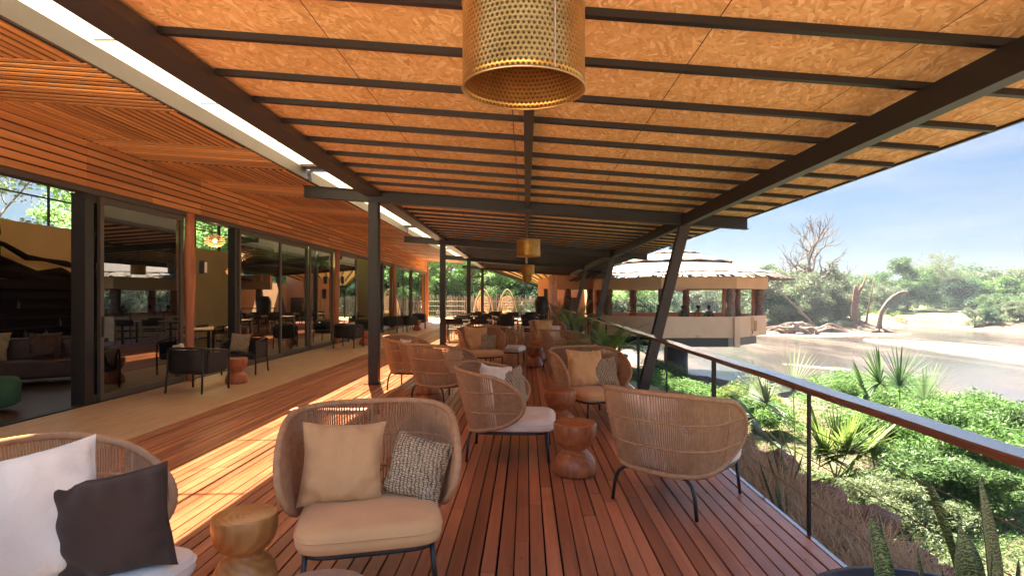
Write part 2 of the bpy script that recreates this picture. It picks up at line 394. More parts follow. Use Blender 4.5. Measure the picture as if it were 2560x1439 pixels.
MAT['leaf_dark'] = m_leaf('deep_green_leaf', [(.02, .055, .03), (.05, .11, .05), (.09, .17, .075)])
MAT['leaf_pot'] = m_leaf('potted_palm_leaf', [(.18, .34, .07), (.32, .50, .14), (.46, .62, .24)], .55)
MAT['leaf_garden'] = m_leaf('garden_leaf', [(.15, .28, .09), (.26, .43, .15), (.40, .58, .25)], .6)
MAT['leaf_pale'] = m_leaf('pale_ground_leaf', [(.08, .115, .05), (.14, .18, .085), (.23, .26, .15)], .4)
MAT['straw'] = m_leaf('dry_straw', [(.36, .24, .13), (.56, .40, .23), (.72, .55, .35)], .3)
MAT['palm_grey'] = m_leaf('grey_palm_leaf', [(.16, .21, .13), (.26, .31, .20), (.36, .40, .28)], .3)

def m_snake():
    m, nt, bs = NM('snake_plant_leaf'); v = coords(nt, (1, 1, 1))
    w = nd(nt, 'ShaderNodeTexWave', {'Vector': v, 'Scale': 24, 'Distortion': 11, 'Detail': 4, 'Detail Scale': 2.2}, wave_type='BANDS', bands_direction='Z')
    c = ramp(nt, w.outputs['Fac'], [(.25, (.018, .042, .014)), (.6, (.05, .10, .03)), (.95, (.19, .25, .10))])
    setp(bs, Base_Color=c, Roughness=.4); return m
MAT['snake'] = m_snake()

def m_ground():
    m, nt, bs = NM('sandy_ground'); v = coords(nt)
    f = noise(nt, v, .12, 6, .6); f2 = noise(nt, v, 1.3, 7, .65); f3 = noise(nt, v, 14, 4)
    sand = ramp(nt, f2, [(.3, (.062, .040, .022)), (.6, (.085, .058, .033)), (.8, (.11, .080, .048))])
    green = ramp(nt, f3, [(.3, (.14, .17, .06)), (.7, (.32, .34, .14))])
    sep = nd(nt, 'ShaderNodeSeparateXYZ', {'Vector': v})
    hgt = nd(nt, 'ShaderNodeMapRange', {'Value': sep.outputs[2], 'From Min': -2.2, 'From Max': -1.0, 'To Min': -.25, 'To Max': .12})
    far = nd(nt, 'ShaderNodeMapRange', {'Value': sep.outputs[1], 'From Min': 60, 'From Max': 78, 'To Min': -.04, 'To Max': .13})
    k = math_(nt, 'ADD', math_(nt, 'ADD', noise(nt, v, .45, 5, .6), hgt.outputs[0]), far.outputs[0])
    c = mixc(nt, ramp(nt, k, [(.52, 0), (.60, 1)]), sand, green)
    farsand = ramp(nt, f2, [(.3, (.07, .040, .022)), (.6, (.105, .066, .038)), (.8, (.135, .091, .056))])
    fm = nd(nt, 'ShaderNodeMapRange', {'Value': sep.outputs[1], 'From Min': 62, 'From Max': 70})
    c = mixc(nt, fm.outputs[0], c, mixc(nt, ramp(nt, k, [(.50, 0), (.60, 1)]), farsand, ramp(nt, f3, [(.3, (.07, .085, .03)), (.7, (.15, .165, .065))])))
    wet = nd(nt, 'ShaderNodeMapRange', {'Value': sep.outputs[2], 'From Min': -2.58, 'From Max': -2.46, 'To Min': 1, 'To Max': 0})
    c = mixc(nt, math_(nt, 'MULTIPLY', wet.outputs[0], .55), c, (.26, .15, .10))
    setp(bs, Base_Color=c, Roughness=.95); bump(nt, bs, math_(nt, 'ADD', f2, math_(nt, 'MULTIPLY', f3, .3)), .5, .06); return m
MAT['ground'] = m_ground()
def m_water():
    m, nt, bs = NM('muddy_river'); v = coords(nt, (1, .22, 1), (0, 0, R(28)))
    f = noise(nt, v, .16, 6, .62, .8); f2 = noise(nt, coords(nt, (1, .14, 1), (0, 0, R(35))), .6, 5, .6, .5); r = noise(nt, coords(nt, (1, .4, 1), (0, 0, R(20))), 2.4, 5, .6)
    g = math_(nt, 'ADD', math_(nt, 'MULTIPLY', f, .65), math_(nt, 'MULTIPLY', f2, .35))
    setp(bs, Base_Color=ramp(nt, g, [(.40, (.095, .066, .042)), (.50, (.062, .052, .045)), (.60, (.045, .043, .045))]), Roughness=ramp(nt, g, [(.38, .34), (.50, .16), (.62, .07)]))
    bs.inputs['IOR'].default_value = 1.36
    bump(nt, bs, r, .14, .03); return m
MAT['water'] = m_water()

def emis(name, col, s):
    m, nt, bs = NM(name); setp(bs, Base_Color=col, Emission_Color=col, Emission_Strength=s); return m
MAT['bulb'] = emis('warm_bulb', (1, .62, .28), 1.5)

# ------------------------------------------------------------------ the terrace floor
def roofz(X): return 3.20 - .073*X                     # underside of the rafters
mb = MB()
pitch = .0945; x = -4.32; i = 0
while x < 1.80:
    y = -1.2 - random.random()*2.5
    while y < 38:
        L = random.uniform(1.7, 4.2); y2 = min(y+L, 38.3); dz = random.uniform(-.0022, .0022); g = random.uniform(.005, .0135)
        mb.box(x+random.uniform(0,.0015), x+pitch-g, y+.002, y2-.002, -.028+dz, dz); y = y2
    x += pitch; i += 1
struct(mb.build('deck', MAT['deck'], bevel=.0025))
struct(MB().box(-4.33, 1.83, -3.7, 38.3, -.20, -.045).build('deck_underlay', MAT['dark']))
struct(MB().box(1.832, 1.862, -3.7, 38.3, -.22, -.008).build('deck_edge_board', MAT['rail']))
struct(MB().box(-6.26, -4.335, -3.7, 44, -.2, -.004).build('concrete_walkway', MAT['conc']))
struct(MB().box(-16, 1.83, -30, -3.75, -.2, -.01).build('added_bounce_floor', MAT['bounce_floor']))  # unseen floor added behind the camera to bounce sunlight onto chairs and ceiling
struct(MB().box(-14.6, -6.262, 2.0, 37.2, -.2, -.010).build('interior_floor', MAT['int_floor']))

# ------------------------------------------------------------------ ground and river
near = [(25,-40),(21,0),(19.6,14),(18.6,22),(17.4,28),(14,28.8),(10.6,28.0),(9.2,31),(7.6,36),(8,46),(6,62),(2,90),(-20,140)]
far_ = [(-5,150),(10,120),(20,92),(25.5,75),(30,70),(36,68),(42,68),(50,82),(60,85),(55,72),(58,64),(72,40),(90,0),(100,-40)]
POLY = np.array(near + far_)
BAR = np.array([(32.4,57.5),(31.6,50),(31.3,37),(31,18),(39,14),(42,30),(40.5,46),(36.5,55)])
BAR2 = np.array([(19,74),(24,62),(31,60.5),(38,62),(44,66),(41,72),(28,76)])
BAR3 = np.array([(15.6,36.2),(17,34),(19.2,32.4),(19.4,32.8),(17.6,35.2),(16,37)])
def sdpoly(px, py, P):
    d = np.full(px.shape, 1e9); ins = np.zeros(px.shape, bool); n = len(P)
    for i in range(n):
        a = P[i]; b = P[(i+1) % n]; e = b-a
        wx = px-a[0]; wy = py-a[1]; t = np.clip((wx*e[0]+wy*e[1])/(e@e), 0, 1)
        d = np.minimum(d, (wx-e[0]*t)**2+(wy-e[1]*t)**2)
        c = ((a[1] <= py) & (b[1] > py)) | ((b[1] <= py) & (a[1] > py))
        with np.errstate(divide='ignore', invalid='ignore'):
            xi = a[0]+(py-a[1])/(b[1]-a[1]+1e-12)*e[0]
        ins ^= c & (px < xi)
    return np.where(ins, -np.sqrt(d), np.sqrt(d))
def sst(x): x = np.clip(x, 0, 1); return x*x*(3-2*x)
def wob(x, y, s=1.0): return (np.sin(x*.9*s+1.3*np.sin(y*.37*s))*np.cos(y*.71*s+.8*np.sin(x*.53*s)) + .5*np.sin(x*2.3*s+y*1.7*s)*np.cos(x*1.1*s-y*2.9*s))/1.5
WL = -2.60
def gz(x, y):
    x = np.asarray(x, float); y = np.asarray(y, float)
    d = sdpoly(x, y, POLY) + .7*wob(x, y, .35) + .22*wob(x, y, 1.1)
    isfar = (x > 22 + (y < 0)*8) | (y > 95)
    isfar = np.where((y > 60) & (x > 12), True, isfar)
    dn = np.maximum(d, 0)
    zn = WL + .05 + 2.25*np.clip(dn/16.2, 0, 1.05)**3.0 + .05*wob(x, y, 1.6) + .03*wob(x, y, 3.7)
    zf = WL + .05 + 1.15*sst(dn/5) + 1.2*sst((dn-8)/40) + .18*wob(x, y, .5)*sst(dn/4)
    z = np.where(isfar, zf, zn)
    x0 = 2.72-1.0*sst((y-12)/3)
    zn = WL + .05 + .62*np.clip(dn/12, 0, 1.1)**1.2 + .06*wob(x, y, 1.6) + .03*wob(x, y, 3.7)
    z = np.where(isfar, zf, zn)
    flat = 1-sst((x-x0)/.75)                         # under the terrace and the garden beyond it
    z = z*(1-flat) + (-.32)*flat
    gard = (1-sst((x-2.0)/2.5))*sst((y-37)/1.2)
    z = z*(1-gard) + (-.03+.02*wob(x, y, 1.0))*gard
    z = np.where((d < 0) & (flat < .5) & (gard < .3), WL - .08 - .35*sst(-d/6), z)
    for P, hh in ((BAR, .16), (BAR2, .07), (BAR3, .06)):
        db = sdpoly(x, y, P) + .5*wob(x, y, .8) + .2*wob(x, y, 2.3)
        z = np.where(db < 0, np.maximum(z, WL - .02 + hh*sst(-db/.5) + .03*wob(x, y, .9) + .03*wob(x*.3, y, 2.2)), z)
    return z
def gz1(x, y): return float(gz(np.array([x]), np.array([y]))[0])
def axis(parts):
    out = []
    for a, b, n in parts: out += list(np.linspace(a, b, n, endpoint=False))
    return np.array(out + [parts[-1][1]])
gx = axis([(-140,-60,6),(-60,-12,16),(-12,1.4,12),(1.4,10,110),(10,46,120),(46,90,60),(90,200,30),(200,320,5)])
gy = axis([(-70,-20,4),(-20,0,10),(0,14,80),(14,40,90),(40,92,140),(92,160,40),(160,320,7)])
GX, GY = np.meshgrid(gx, gy); GZ = gz(GX, GY)
V = np.stack([GX, GY, GZ], -1).reshape(-1, 3); nx, ny = len(gx), len(gy)
idx = np.arange(nx*ny).reshape(ny, nx)
F = np.stack([idx[:-1,:-1], idx[:-1,1:], idx[1:,1:], idx[1:,:-1]], -1).reshape(-1, 4)
me = bpy.data.meshes.new('ground'); me.from_pydata(V.tolist(), [], F.tolist()); me.polygons.foreach_set('use_smooth', [True]*len(me.polygons))
struct(mk('ground', me, MAT['ground']))
struct(MB().quad((1.95,-69,WL), (319,-69,WL), (319,319,WL), (1.95,319,WL)).build('river', MAT['water']))

# ------------------------------------------------------------------ canopy over the terrace
can = thing('terrace_canopy', 'dark steel canopy with strand board ceiling over the timber terrace', 'canopy', (-2.7, 10.5, 0))
def P(name, mb, m, parent, base=(0,0,0), **kw):                # part given in world coordinates
    b = Vector((0, 0, 0)); q_ = parent
    while q_: b += q_.location; q_ = q_.parent
    mb.v = [(q[0]-b.x, q[1]-b.y, q[2]-b.z) for q in mb.v]
    return mb.build(name, m, parent, **kw)
CB = (-2.7, 10.5, 0)
Y0, Y1 = 1.9, 37.0
z = lambda X, d=0: roofz(X)+d
P('strand_board_ceiling', MB().hexa([(-2.75,Y0,z(-2.75,.05)),(3.93,Y0,z(3.93,.05)),(3.93,Y1,z(3.93,.05)),(-2.75,Y1,z(-2.75,.05)),
    (-2.75,Y0,z(-2.75,.07)),(3.93,Y0,z(3.93,.07)),(3.93,Y1,z(3.93,.07)),(-2.75,Y1,z(-2.75,.07))]), MAT['osb'], can, CB)
P('roof_sheet', MB().hexa([(-2.75,Y0,z(-2.75,.12)),(3.99,Y0,z(3.99,.12)),(3.99,Y1,z(3.99,.12)),(-2.75,Y1,z(-2.75,.12)),
    (-2.75,Y0,z(-2.75,.14)),(3.99,Y0,z(3.99,.14)),(3.99,Y1,z(3.99,.14)),(-2.75,Y1,z(-2.75,.14))]), MAT['roofsheet'], can, CB)
P('edge_trim', MB().hexa([(3.935,Y0,z(3.93,.03)),(3.965,Y0,z(3.93,.03)),(3.965,Y1,z(3.93,.03)),(3.935,Y1,z(3.93,.03)),
    (3.935,Y0,z(3.93,.10)),(3.965,Y0,z(3.93,.10)),(3.965,Y1,z(3.93,.10)),(3.935,Y1,z(3.93,.10))]), MAT['steel'], can, CB)
raf = [2.02, 2.72, 3.42, 4.12, 4.88, 5.55, 6.22, 6.92, 7.60, 8.26, 8.94, 9.61]
bays = [10.5, 19.15, 27.85, 36.6]
for a, b in zip(bays[:-1], bays[1:]): raf += [a + .62 + k*(b-a-.5)/12.2 for k in range(12)]
for y in raf:
    w = .052
    q = MB().hexa([(-2.57,y-w/2,z(-2.57)),(3.88,y-w/2,z(3.88)),(3.88,y+w/2,z(3.88)),(-2.57,y+w/2,z(-2.57)),
                   (-2.57,y-w/2,z(-2.57,.048)),(3.88,y-w/2,z(3.88,.048)),(3.88,y+w/2,z(3.88,.048)),(-2.57,y+w/2,z(-2.57,.048))])
    P('rafter', q, MAT['steel'], can, CB)
def ibeam(x0, x1, y0, y1, zl, zr, h, tf=.014, web=.02, inset=.05, along='X'):
    """I-section: two flanges and a web; z given at the low side for both ends"""
    m_ = MB()
    if along == 'X':
        for a, b, zz0, zz1 in ((y0, y1, 0, tf), (y0, y1, h-tf, h), ((y0+y1)/2-web/2, (y0+y1)/2+web/2, tf, h-tf)):
            m_.hexa([(x0,a,zl+zz0),(x1,a,zr+zz0),(x1,b,zr+zz0),(x0,b,zl+zz0),(x0,a,zl+zz1),(x1,a,zr+zz1),(x1,b,zr+zz1),(x0,b,zl+zz1)])
    else:
        for a, b, zz0, zz1 in ((x0, x1, 0, tf), (x0, x1, h-tf, h), ((x0+x1)/2-web/2, (x0+x1)/2+web/2, tf, h-tf)):
            m_.box(a, b, y0, y1, zl+zz0, zl+zz1)
    return m_
for y in [1.8]+bays:
    q = ibeam(-3.96, 3.95, y-.075, y+.075, z(-3.96,-.165), z(3.95,-.165), .205)
    P('cross_beam', q, MAT['steel'], can, CB)
ys = [1.8]+bays
for a, b in zip(ys[:-1], ys[1:]):
    P('side_beam', MB().box(-2.85, -2.575, a+.08, b-.08, 3.33, 3.42), MAT['steel_light'], can, CB)
    P('side_beam', MB().box(-2.72, -2.70, a+.08, b-.08, 3.421, 3.56), MAT['steel'], can, CB)
    P('side_beam', MB().box(2.75, 2.86, a+.08, b-.08, 2.80, 2.994), MAT['steel'], can, CB)
P('ceiling_rail', MB().box(-.02, .07, 1.9, 36.5, 3.115, 3.185), MAT['steel_light'], can, CB)
for y in bays:
    c_ = P('column', MB().box(-2.797, -2.623, y-.09, y+.09, .0, 3.232), MAT['steel'], can, CB, bevel=.006)
    P('base_plate', MB().box(-2.86, -2.56, y-.15, y+.15, .003, .015), MAT['steel'], c_)
    q = MB()
    for (dx0, dx1, dy0, dy1) in ((-.09, .09, -.09, -.075), (-.09, .09, .075, .09), (-.012, .012, -.075, .075)):
        q.hexa([(2.04+dx0,y+dy0,-.3),(2.04+dx1,y+dy0,-.3),(2.04+dx1,y+dy1,-.3),(2.04+dx0,y+dy1,-.3),
                (2.83+dx0,y+dy0,2.829),(2.83+dx1,y+dy0,2.829),(2.83+dx1,y+dy1,2.829),(2.83+dx0,y+dy1,2.829)])
    P('leaning_column', q, MAT['steel_light'], can, CB)
# skylight strip and gutter
for k, (a, b) in enumerate(zip(ys[:-1], ys[1:])):
    P('gutter', MB().hexa([(-3.90,a+.09,3.62),(-3.86,a+.09,3.62),(-3.86,b-.09,3.62),(-3.90,b-.09,3.62),(-3.92,a+.09,3.80),(-3.88,a+.09,3.80),(-3.88,b-.09,3.80),(-3.92,b-.09,3.80)]), MAT['gutter'], can, CB)
    sky_ = P('skylight_frame', MB().box(-3.9, -2.74, a+.09, a+.13, 3.80, 3.84).box(-3.9, -2.74, b-.36, b-.09, 3.80, 3.84).box(-2.80, -2.75, a+.131, b-.131, 3.42, 3.84).box(-3.36, -3.33, a+.131, b-.131, 3.815, 3.84).box(-3.955, -3.935, a+.131, b-.131, 3.72, 3.844), MAT['gutter'], can, CB)
    P('pane', MB().box(-3.95, -2.801, a+.131, b-.131, 3.845, 3.852), MAT['skyglass'], sky_)
    n_ = int((b-a)/2.1)
    for j in range(1, n_+1):
        y = a+(b-a)*j/(n_+1); P('glazing_bar', MB().box(-3.88, -2.81, y-.012, y+.012, 3.853, 3.87), MAT['gutter'], sky_)

# ------------------------------------------------------------------ lodge building along the left
LB = (-6.3, 0, 0)
lod = thing('lodge_building', 'long lodge with orange slatted soffit, slatted fascia and sliding glass doors', 'building', LB)
def sz(X): return 3.79 - .07*(X+6.3)
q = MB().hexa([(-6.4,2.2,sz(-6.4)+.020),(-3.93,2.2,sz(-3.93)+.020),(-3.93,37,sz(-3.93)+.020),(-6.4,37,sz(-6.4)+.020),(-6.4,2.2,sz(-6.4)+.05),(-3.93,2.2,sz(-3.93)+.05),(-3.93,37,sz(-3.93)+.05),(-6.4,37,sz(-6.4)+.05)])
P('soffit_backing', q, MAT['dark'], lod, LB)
y = -.75; k = 0
edges = [2.2, 3.72, 5.25, 6.65, 8.25, 9.72]
while edges[-1] < 36: edges.append(edges[-1]+1.49)
for k, (a, b) in enumerate(zip(edges[:-1], edges[1:])):
    qx, qy = MB(), MB()
    if k % 2 == 0:
        y = a+.01
        while y < b-.08:
            w = .064; j = random.uniform(-.003, .003)
            qx.hexa([(-6.29,y,sz(-6.29)+j),(-3.93,y,sz(-3.93)+j),(-3.93,y+w,sz(-3.93)+j),(-6.29,y+w,sz(-6.29)+j),(-6.29,y,sz(-6.29)+.014),(-3.93,y,sz(-3.93)+.014),(-3.93,y+w,sz(-3.93)+.014),(-6.29,y+w,sz(-6.29)+.014)])
            y += .130
    else:
        x = -6.28
        while x < -3.98:
            w = .064; j = random.uniform(-.003, .003); zz = sz(x)+j
            qy.box(x, x+w, a+.004, b-.004, zz, zz+.014); x += .118
    P('soffit_slats', qx if qx.v else qy, MAT['soffit' if qx.v else 'soffity'], lod, LB)
# Cycles: island random gives every batten its own tone
q = MB(); 
for a in np.arange(2.51, 37, 1.47):
    for k in range(6):
        zz = 3.125 + k*.1125; q.box(-6.30, -6.262+random.uniform(-.003,.003), a+.003, min(a+1.467, 37.2), zz, zz+.088)
P('fascia_slats', q, MAT['soffity'], lod, LB)
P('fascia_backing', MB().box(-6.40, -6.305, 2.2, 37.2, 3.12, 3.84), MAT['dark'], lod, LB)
P('door_head', MB().box(-6.46, -6.27, 2.2, 37.2, 3.04, 3.115), MAT['frame'], lod, LB)
P('door_track', MB().box(-6.46, -6.30, 2.2, 37.2, -.009, .006), MAT['black'], lod, LB)
def rough_post(x, y, r, h, seed):
    rs = random.Random(seed); pts = []; rad = []
    for k in range(15):
        t = k/14; pts.append((x+.018*math.sin(t*5+seed), y+.02*math.sin(t*7+seed*2), t*h)); rad.append(r*(1+.14*math.sin(t*9+seed)+rs.uniform(-.05,.05)))
    return MB().tube(pts, rad, 12)
for k, y in enumerate((2.6, 10.95, 19.45, 27.95)):
    P('timber_post', rough_post(-6.26, y, .088, 3.10, k*1.7+.4), MAT['post'], lod, LB, smooth=True)
P('corner_post', MB().box(-6.42, -6.2, 37.2, 37.42, -.01, 3.9), MAT['post'], lod, LB)
def door(y0, y1, xo=0):
    d = P('sliding_door', MB().box(-6.42+xo, -6.37+xo, y0, y0+.075, .008, 3.035).box(-6.42+xo, -6.37+xo, y1-.075, y1, .008, 3.035)
          .box(-6.42+xo, -6.37+xo, y0+.0755, y1-.0755, .008, .10).box(-6.42+xo, -6.37+xo, y0+.0755, y1-.0755, 2.94, 3.035), MAT['frame'], lod, LB)
    P('pane', MB().box(-6.402+xo, -6.394+xo, y0+.0755, y1-.0755, .101, 2.939), MAT['glass'], d)
    P('handle', MB().box(-6.369+xo, -6.345+xo, y0+.025, y0+.045, .95, 1.25), MAT['black'], d)
    return d
for (a, b, xo) in ((8.72, 10.84, .06), (8.58, 10.7, .0), (12.95, 15.2, .06), (15.2, 17.2, 0), (17.22, 19.25, .06), (19.75, 21.9, .06), (24.3, 26.1, 0), (26.0, 27.7, .06), (28.2, 30.4, .06), (30.4, 32.6, 0), (32.6, 34.9, .06), (34.9, 37.15, 0)):
    door(a, b, xo)
P('door_jamb', MB().box(-6.50, -6.30, 8.40, 8.57, -.009, 3.035), MAT['black'], lod, LB)
for y in (12.82, 21.98): P('door_jamb', MB().box(-6.47, -6.32, y-.06, y+.06, -.009, 3.035), MAT['black'], lod, LB)
# rear wall, windows, inner ceiling, ends
IX = -12.2
P('rear_wall', MB().box(IX-.2, IX, 2.2, 37.2, -.2, 3.36), MAT['int_wall'], lod, LB)
P('roof', MB().box(IX-.6, -6.41, 2.0, 37.3, 4.95, 5.15), MAT['roofsheet'], lod, LB)
P('inner_ceiling', MB().box(IX, -6.41, 2.2, 37.2, 4.85, 4.94), MAT['int_wall'], lod, LB)
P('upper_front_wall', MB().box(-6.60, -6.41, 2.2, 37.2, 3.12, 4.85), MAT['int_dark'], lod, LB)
P('end_wall', MB().box(IX, -6.61, 37.0, 37.2, -.2, 4.85), MAT['int_wall'], lod, LB)
P('near_end_wall', MB().box(IX, -6.3, 2.0, 2.2, -.2, 4.85), MAT['int_wall'], lod, LB)
for y0 in np.arange(3.32, 36, 3.36):
    w_ = P('clerestory_window', MB().box(IX-.13, IX-.07, y0, y0+.14, 3.361, 4.85).box(IX-.12, IX-.08, y0+1.72, y0+1.77, 3.361, 4.85).box(IX-.119, IX-.081, y0+.141, y0+3.35, 4.05, 4.09), MAT['black'], lod, LB)
    P('pane', MB().box(IX-.104, IX-.096, y0+.142, y0+3.35, 3.361, 4.84), MAT['clear'], w_)
for y in (11.0, 19.4, 27.9):
    s_ = P('wall_sconce', MB().box(-6.09, -6.0, y-.05, y+.05, 1.98, 2.22), MAT['black'], lod, LB)
    P('diffuser', MB().box(-5.995, -5.985, y-.035, y+.035, 2.0, 2.2), MAT['cream'], s_)
# dark timber counter wall with driftwood outline inside the lounge
q = MB().box(-11.9, -11.6, 4, 19.0, -.01, 1.95)
for k in range(7): q.box(-11.598, -11.3, 4.2, 18.8, .35+k*.23, .37+k*.23)
feat = thing('back_bar_shelves', 'dark timber shelf wall deep inside the open lounge', 'shelf wall', (-11.75, 12, 0))
P('shelves', q, MAT['wenge'], feat, (-11.75, 12, 0))
for k in range(26):
    y = 5 + random.random()*13; s_ = random.choice((.35,.58,.81,1.04,1.27)) ; q = MB(); q.lathe([(.035,0),(.04,.05),(.04,.12),(.012,.15),(.012,.2)], 8, (-11.45, y, s_+.02)); P('bottle', q, MAT['urn'], feat, (-11.75, 12, 0), smooth=True)
for nm, lab, pts, rr in (
    ('driftwood_sculpture', 'long dark driftwood log sculpture above the lounge shelf wall', [(12.1,2.35),(12.8,2.42),(13.5,2.30),(14.1,2.12),(14.8,2.16),(15.3,2.05),(15.9,2.02),(16.3,1.98)], [.10,.17,.13,.10,.18,.16,.2,.12]),
    ('driftwood_sculpture', 'forked upper driftwood branch against the beige lounge wall', [(12.0,2.85),(12.6,2.80),(13.2,2.70),(13.8,2.52),(14.3,2.42),(15.0,2.40),(15.5,2.33)], [.05,.10,.09,.12,.07,.13,.06]),
    ('driftwood_sculpture', 'wide driftwood root lying low on the lounge shelf wall', [(12.6,2.1),(13.3,2.12),(14.2,1.98),(15.0,2.0),(16.5,2.02),(17.6,2.1),(18.4,2.3)], [.2,.28,.22,.12,.14,.1,.05])):
    q = MB().tube([(-11.72, a, b+.05*math.sin(a*4)) for a, b in pts], [x_*.62 for x_ in rr], 9)
    tag(q.build(nm, MAT['wenge'], smooth=True), lab, 'sculpture', 'driftwood pieces on the lounge shelf wall')
for y, lab in ((12.8, 'slim carved spindle standing at the left of the lounge shelf wall'), (15.75, 'slim carved spindle standing at the right of the lounge shelf wall')):
    q = MB().lathe([(.03,1.95),(.05,2.3),(.045,2.75),(.02,2.8),(.055,2.95),(.035,3.12),(.004,3.25)], 10, (-11.5, y, 0))
    tag(q.build('carved_spindle', MAT['wenge'], smooth=True), lab, 'ornament', 'spindles above the shelf wall')

# ------------------------------------------------------------------ chairs and cushions
def shell(u, zz):
    """u in [-1,1] round the plan from right arm to left arm, zz height"""
    t = (zz-.28)/.60; s = .86 + .21*(1-(1-min(1, max(0, t)))**1.6); k = .64
    a = abs(u); sg = 1 if u >= 0 else -1
    if a <= k:
        th = a/k*math.pi/2; X = .452*s*math.sin(th)**.72; Yb = .36*s*max(0, math.cos(th))**.72
    else:
        f = (a-k)/(1-k); X = .452*s*(1+.035*f); Yb = -.27*f
    return Vector((sg*X, .065+Yb+.06*t, zz))
def zhi(u): return .572 + .300*(1-abs(u)**2.5)**.55
def zlo(u): return .572 - .295*(1-abs(u)**2.4)**.48
def make_basket_chair(label, seatmat):
    t = thing('lounge_chair', label, 'chair', group='rope basket lounge chairs on the terrace')
    cords = MB(); n = 150
    for i in range(n):
        u = -0.985+1.97*i/(n-1); a, b = zlo(u), zhi(u); K = max(3, int((b-a)/.055))
        cords.tube([shell(u, a+(b-a)*k/K) for k in range(K+1)], .0054, 4, cap=False)
    cords.build('woven_cords', MAT['rope'], t, smooth=True)
    loop = []
    us = [math.sin(math.pi*(i/60-.5)) for i in range(61)]
    for u in us: loop.append(shell(u*.999, zhi(u*.999)))
    for u in reversed(us[1:-1]): loop.append(shell(u*.999, zlo(u*.999)))
    # re-sample so that the rope wrapping can be modelled as small rings
    tot = [0]
    for i in range(len(loop)): tot.append(tot[-1]+(loop[(i+1) % len(loop)]-loop[i]).length)
    M_ = 330; pts = []; j = 0
    for k in range(M_):
        d = tot[-1]*k/M_
        while tot[j+1] < d: j += 1
        f = (d-tot[j])/(tot[j+1]-tot[j]+1e-9); pts.append(loop[j].lerp(loop[(j+1) % len(loop)], f))
    MB().tube(pts, [.0185 + .0022*(k % 2) for k in range(M_)], 8, closed=True).build('rope_rim', MAT['rope'], t, smooth=True)
    fr = MB()
    for zz in (.47, .66):
        um = .0
        for k in range(400):
            if zlo(k/400) < zz-.0 < zhi(k/400): um = k/400
        fr.tube([shell(-um+2*um*k/40, zz)*1.006 for k in range(41)], .0092, 5)
    for u in (-.7, -.36, 0, .36, .7): 
        fr.tube([shell(u, zlo(u)+(zhi(u)-zlo(u))*k/8)*.992 for k in range(9)], .007, 5)
    fr.build('wire_hoops', MAT['rope'], t, smooth=True)
    sf = MB(); ring = []
    for k in range(40):
        a = 2*math.pi*k/40; c, s_ = math.cos(a), math.sin(a)
        ring.append((.345*math.copysign(abs(c)**.35, c), -.045+.375*math.copysign(abs(s_)**.45, s_), .272))
    sf.tube(ring, .0145, 8, closed=True)
    for yy in (-.2, .0, .2): sf.tube([(-.34, yy, .27), (.34, yy, .27)], .008, 6)
    sf.build('seat_frame', MAT['black'], t, smooth=True)
    for sx in (-1, 1):
        MB().tube([(sx*.31, -.385, .275), (sx*.322, -.392, .14), (sx*.335, -.40, .003)], [.0135, .0135, .0125], 8).build('leg', MAT['black'], t, smooth=True)
        MB().tube([(sx*.02, .30, .268), (sx*.18, .33, .272), (sx*.255, .345, .262), (sx*.30, .355, .225), (sx*.325, .363, .16), (sx*.345, .372, .003)], .0135, 8).build('leg', MAT['black'], t, smooth=True)
    # seat cushion with piping
    def cu(u, v):
        a = 2*math.pi*u; c, s_ = math.cos(a), math.sin(a); e = .34 if s_ < 0 else .6
        prof = [(0, 0), (.90, .0), (.975, .018), (1.0, .05), (1.0, .085), (.975, .115), (.88, .138), (.6, .146), (0, .150)]
        p = v*(len(prof)-1); i = min(int(p), len(prof)-2); f = p-i
        r = prof[i][0]*(1-f)+prof[i+1][0]*f; h = prof[i][1]*(1-f)+prof[i+1][1]*f
        return (r*.372*math.copysign(abs(c)**e, c), -.06+r*.40*math.copysign(abs(s_)**e, s_), .278+h*.9)
    cs = MB().grid(cu, 56, 24, closeu=True).build('seat_cushion', seatmat, t, smooth=True)
    pp = [cu(k/80, 4.05/8) for k in range(80)]; pp = [(x*1.004, (y+.06)*1.004-.06, zq) for x, y, zq in pp]
    MB().tube(pp, .0042, 5, closed=True).build('piping', seatmat, cs, smooth=True)
    return t
def pillow_mb(w, T, seed=0, sag=.10):
    rs = random.Random(seed); ph = [rs.uniform(0, 6) for _ in range(6)]
    m_ = MB(); N = 30
    for side in (1, -1):
        def fn(a, b):
            u, v = a*2-1, b*2-1
            X = w*u*(1-sag*(1-v*v)*abs(u)**3); Z = w*v*(1-sag*(1-u*u)*abs(v)**3)
            th = max(0, (1-u**4)*(1-v**4))**.62
            corner = (abs(u)*abs(v))**3
            wr = .10*math.sin(7*u+ph[0]+3*v)*(1-abs(v))*abs(v)**.5 + .16*math.sin(14*(u*v)+ph[1])*corner**.3 + .16*math.sin(15*u+ph[2]+2*v)*abs(v)**3 + .16*math.sin(14*v+ph[3]+2*u)*abs(u)**3 + .06*math.sin(5*u-4*v+ph[4])
            Y = side*T*(th*(1+wr*1.3)) + .012*math.sin(6*u+ph[4])*abs(v)**3 + .012*math.sin(6*v+ph[5])*abs(u)**3
            Z += -.018*(1-v*v)*(1-u*u)
            return (X, Y, Z) if side > 0 else (X, Y, Z)
        m_.grid(fn, N, N)
    m_.v = [(x, y, zq) for x, y, zq in m_.v]
    return m_
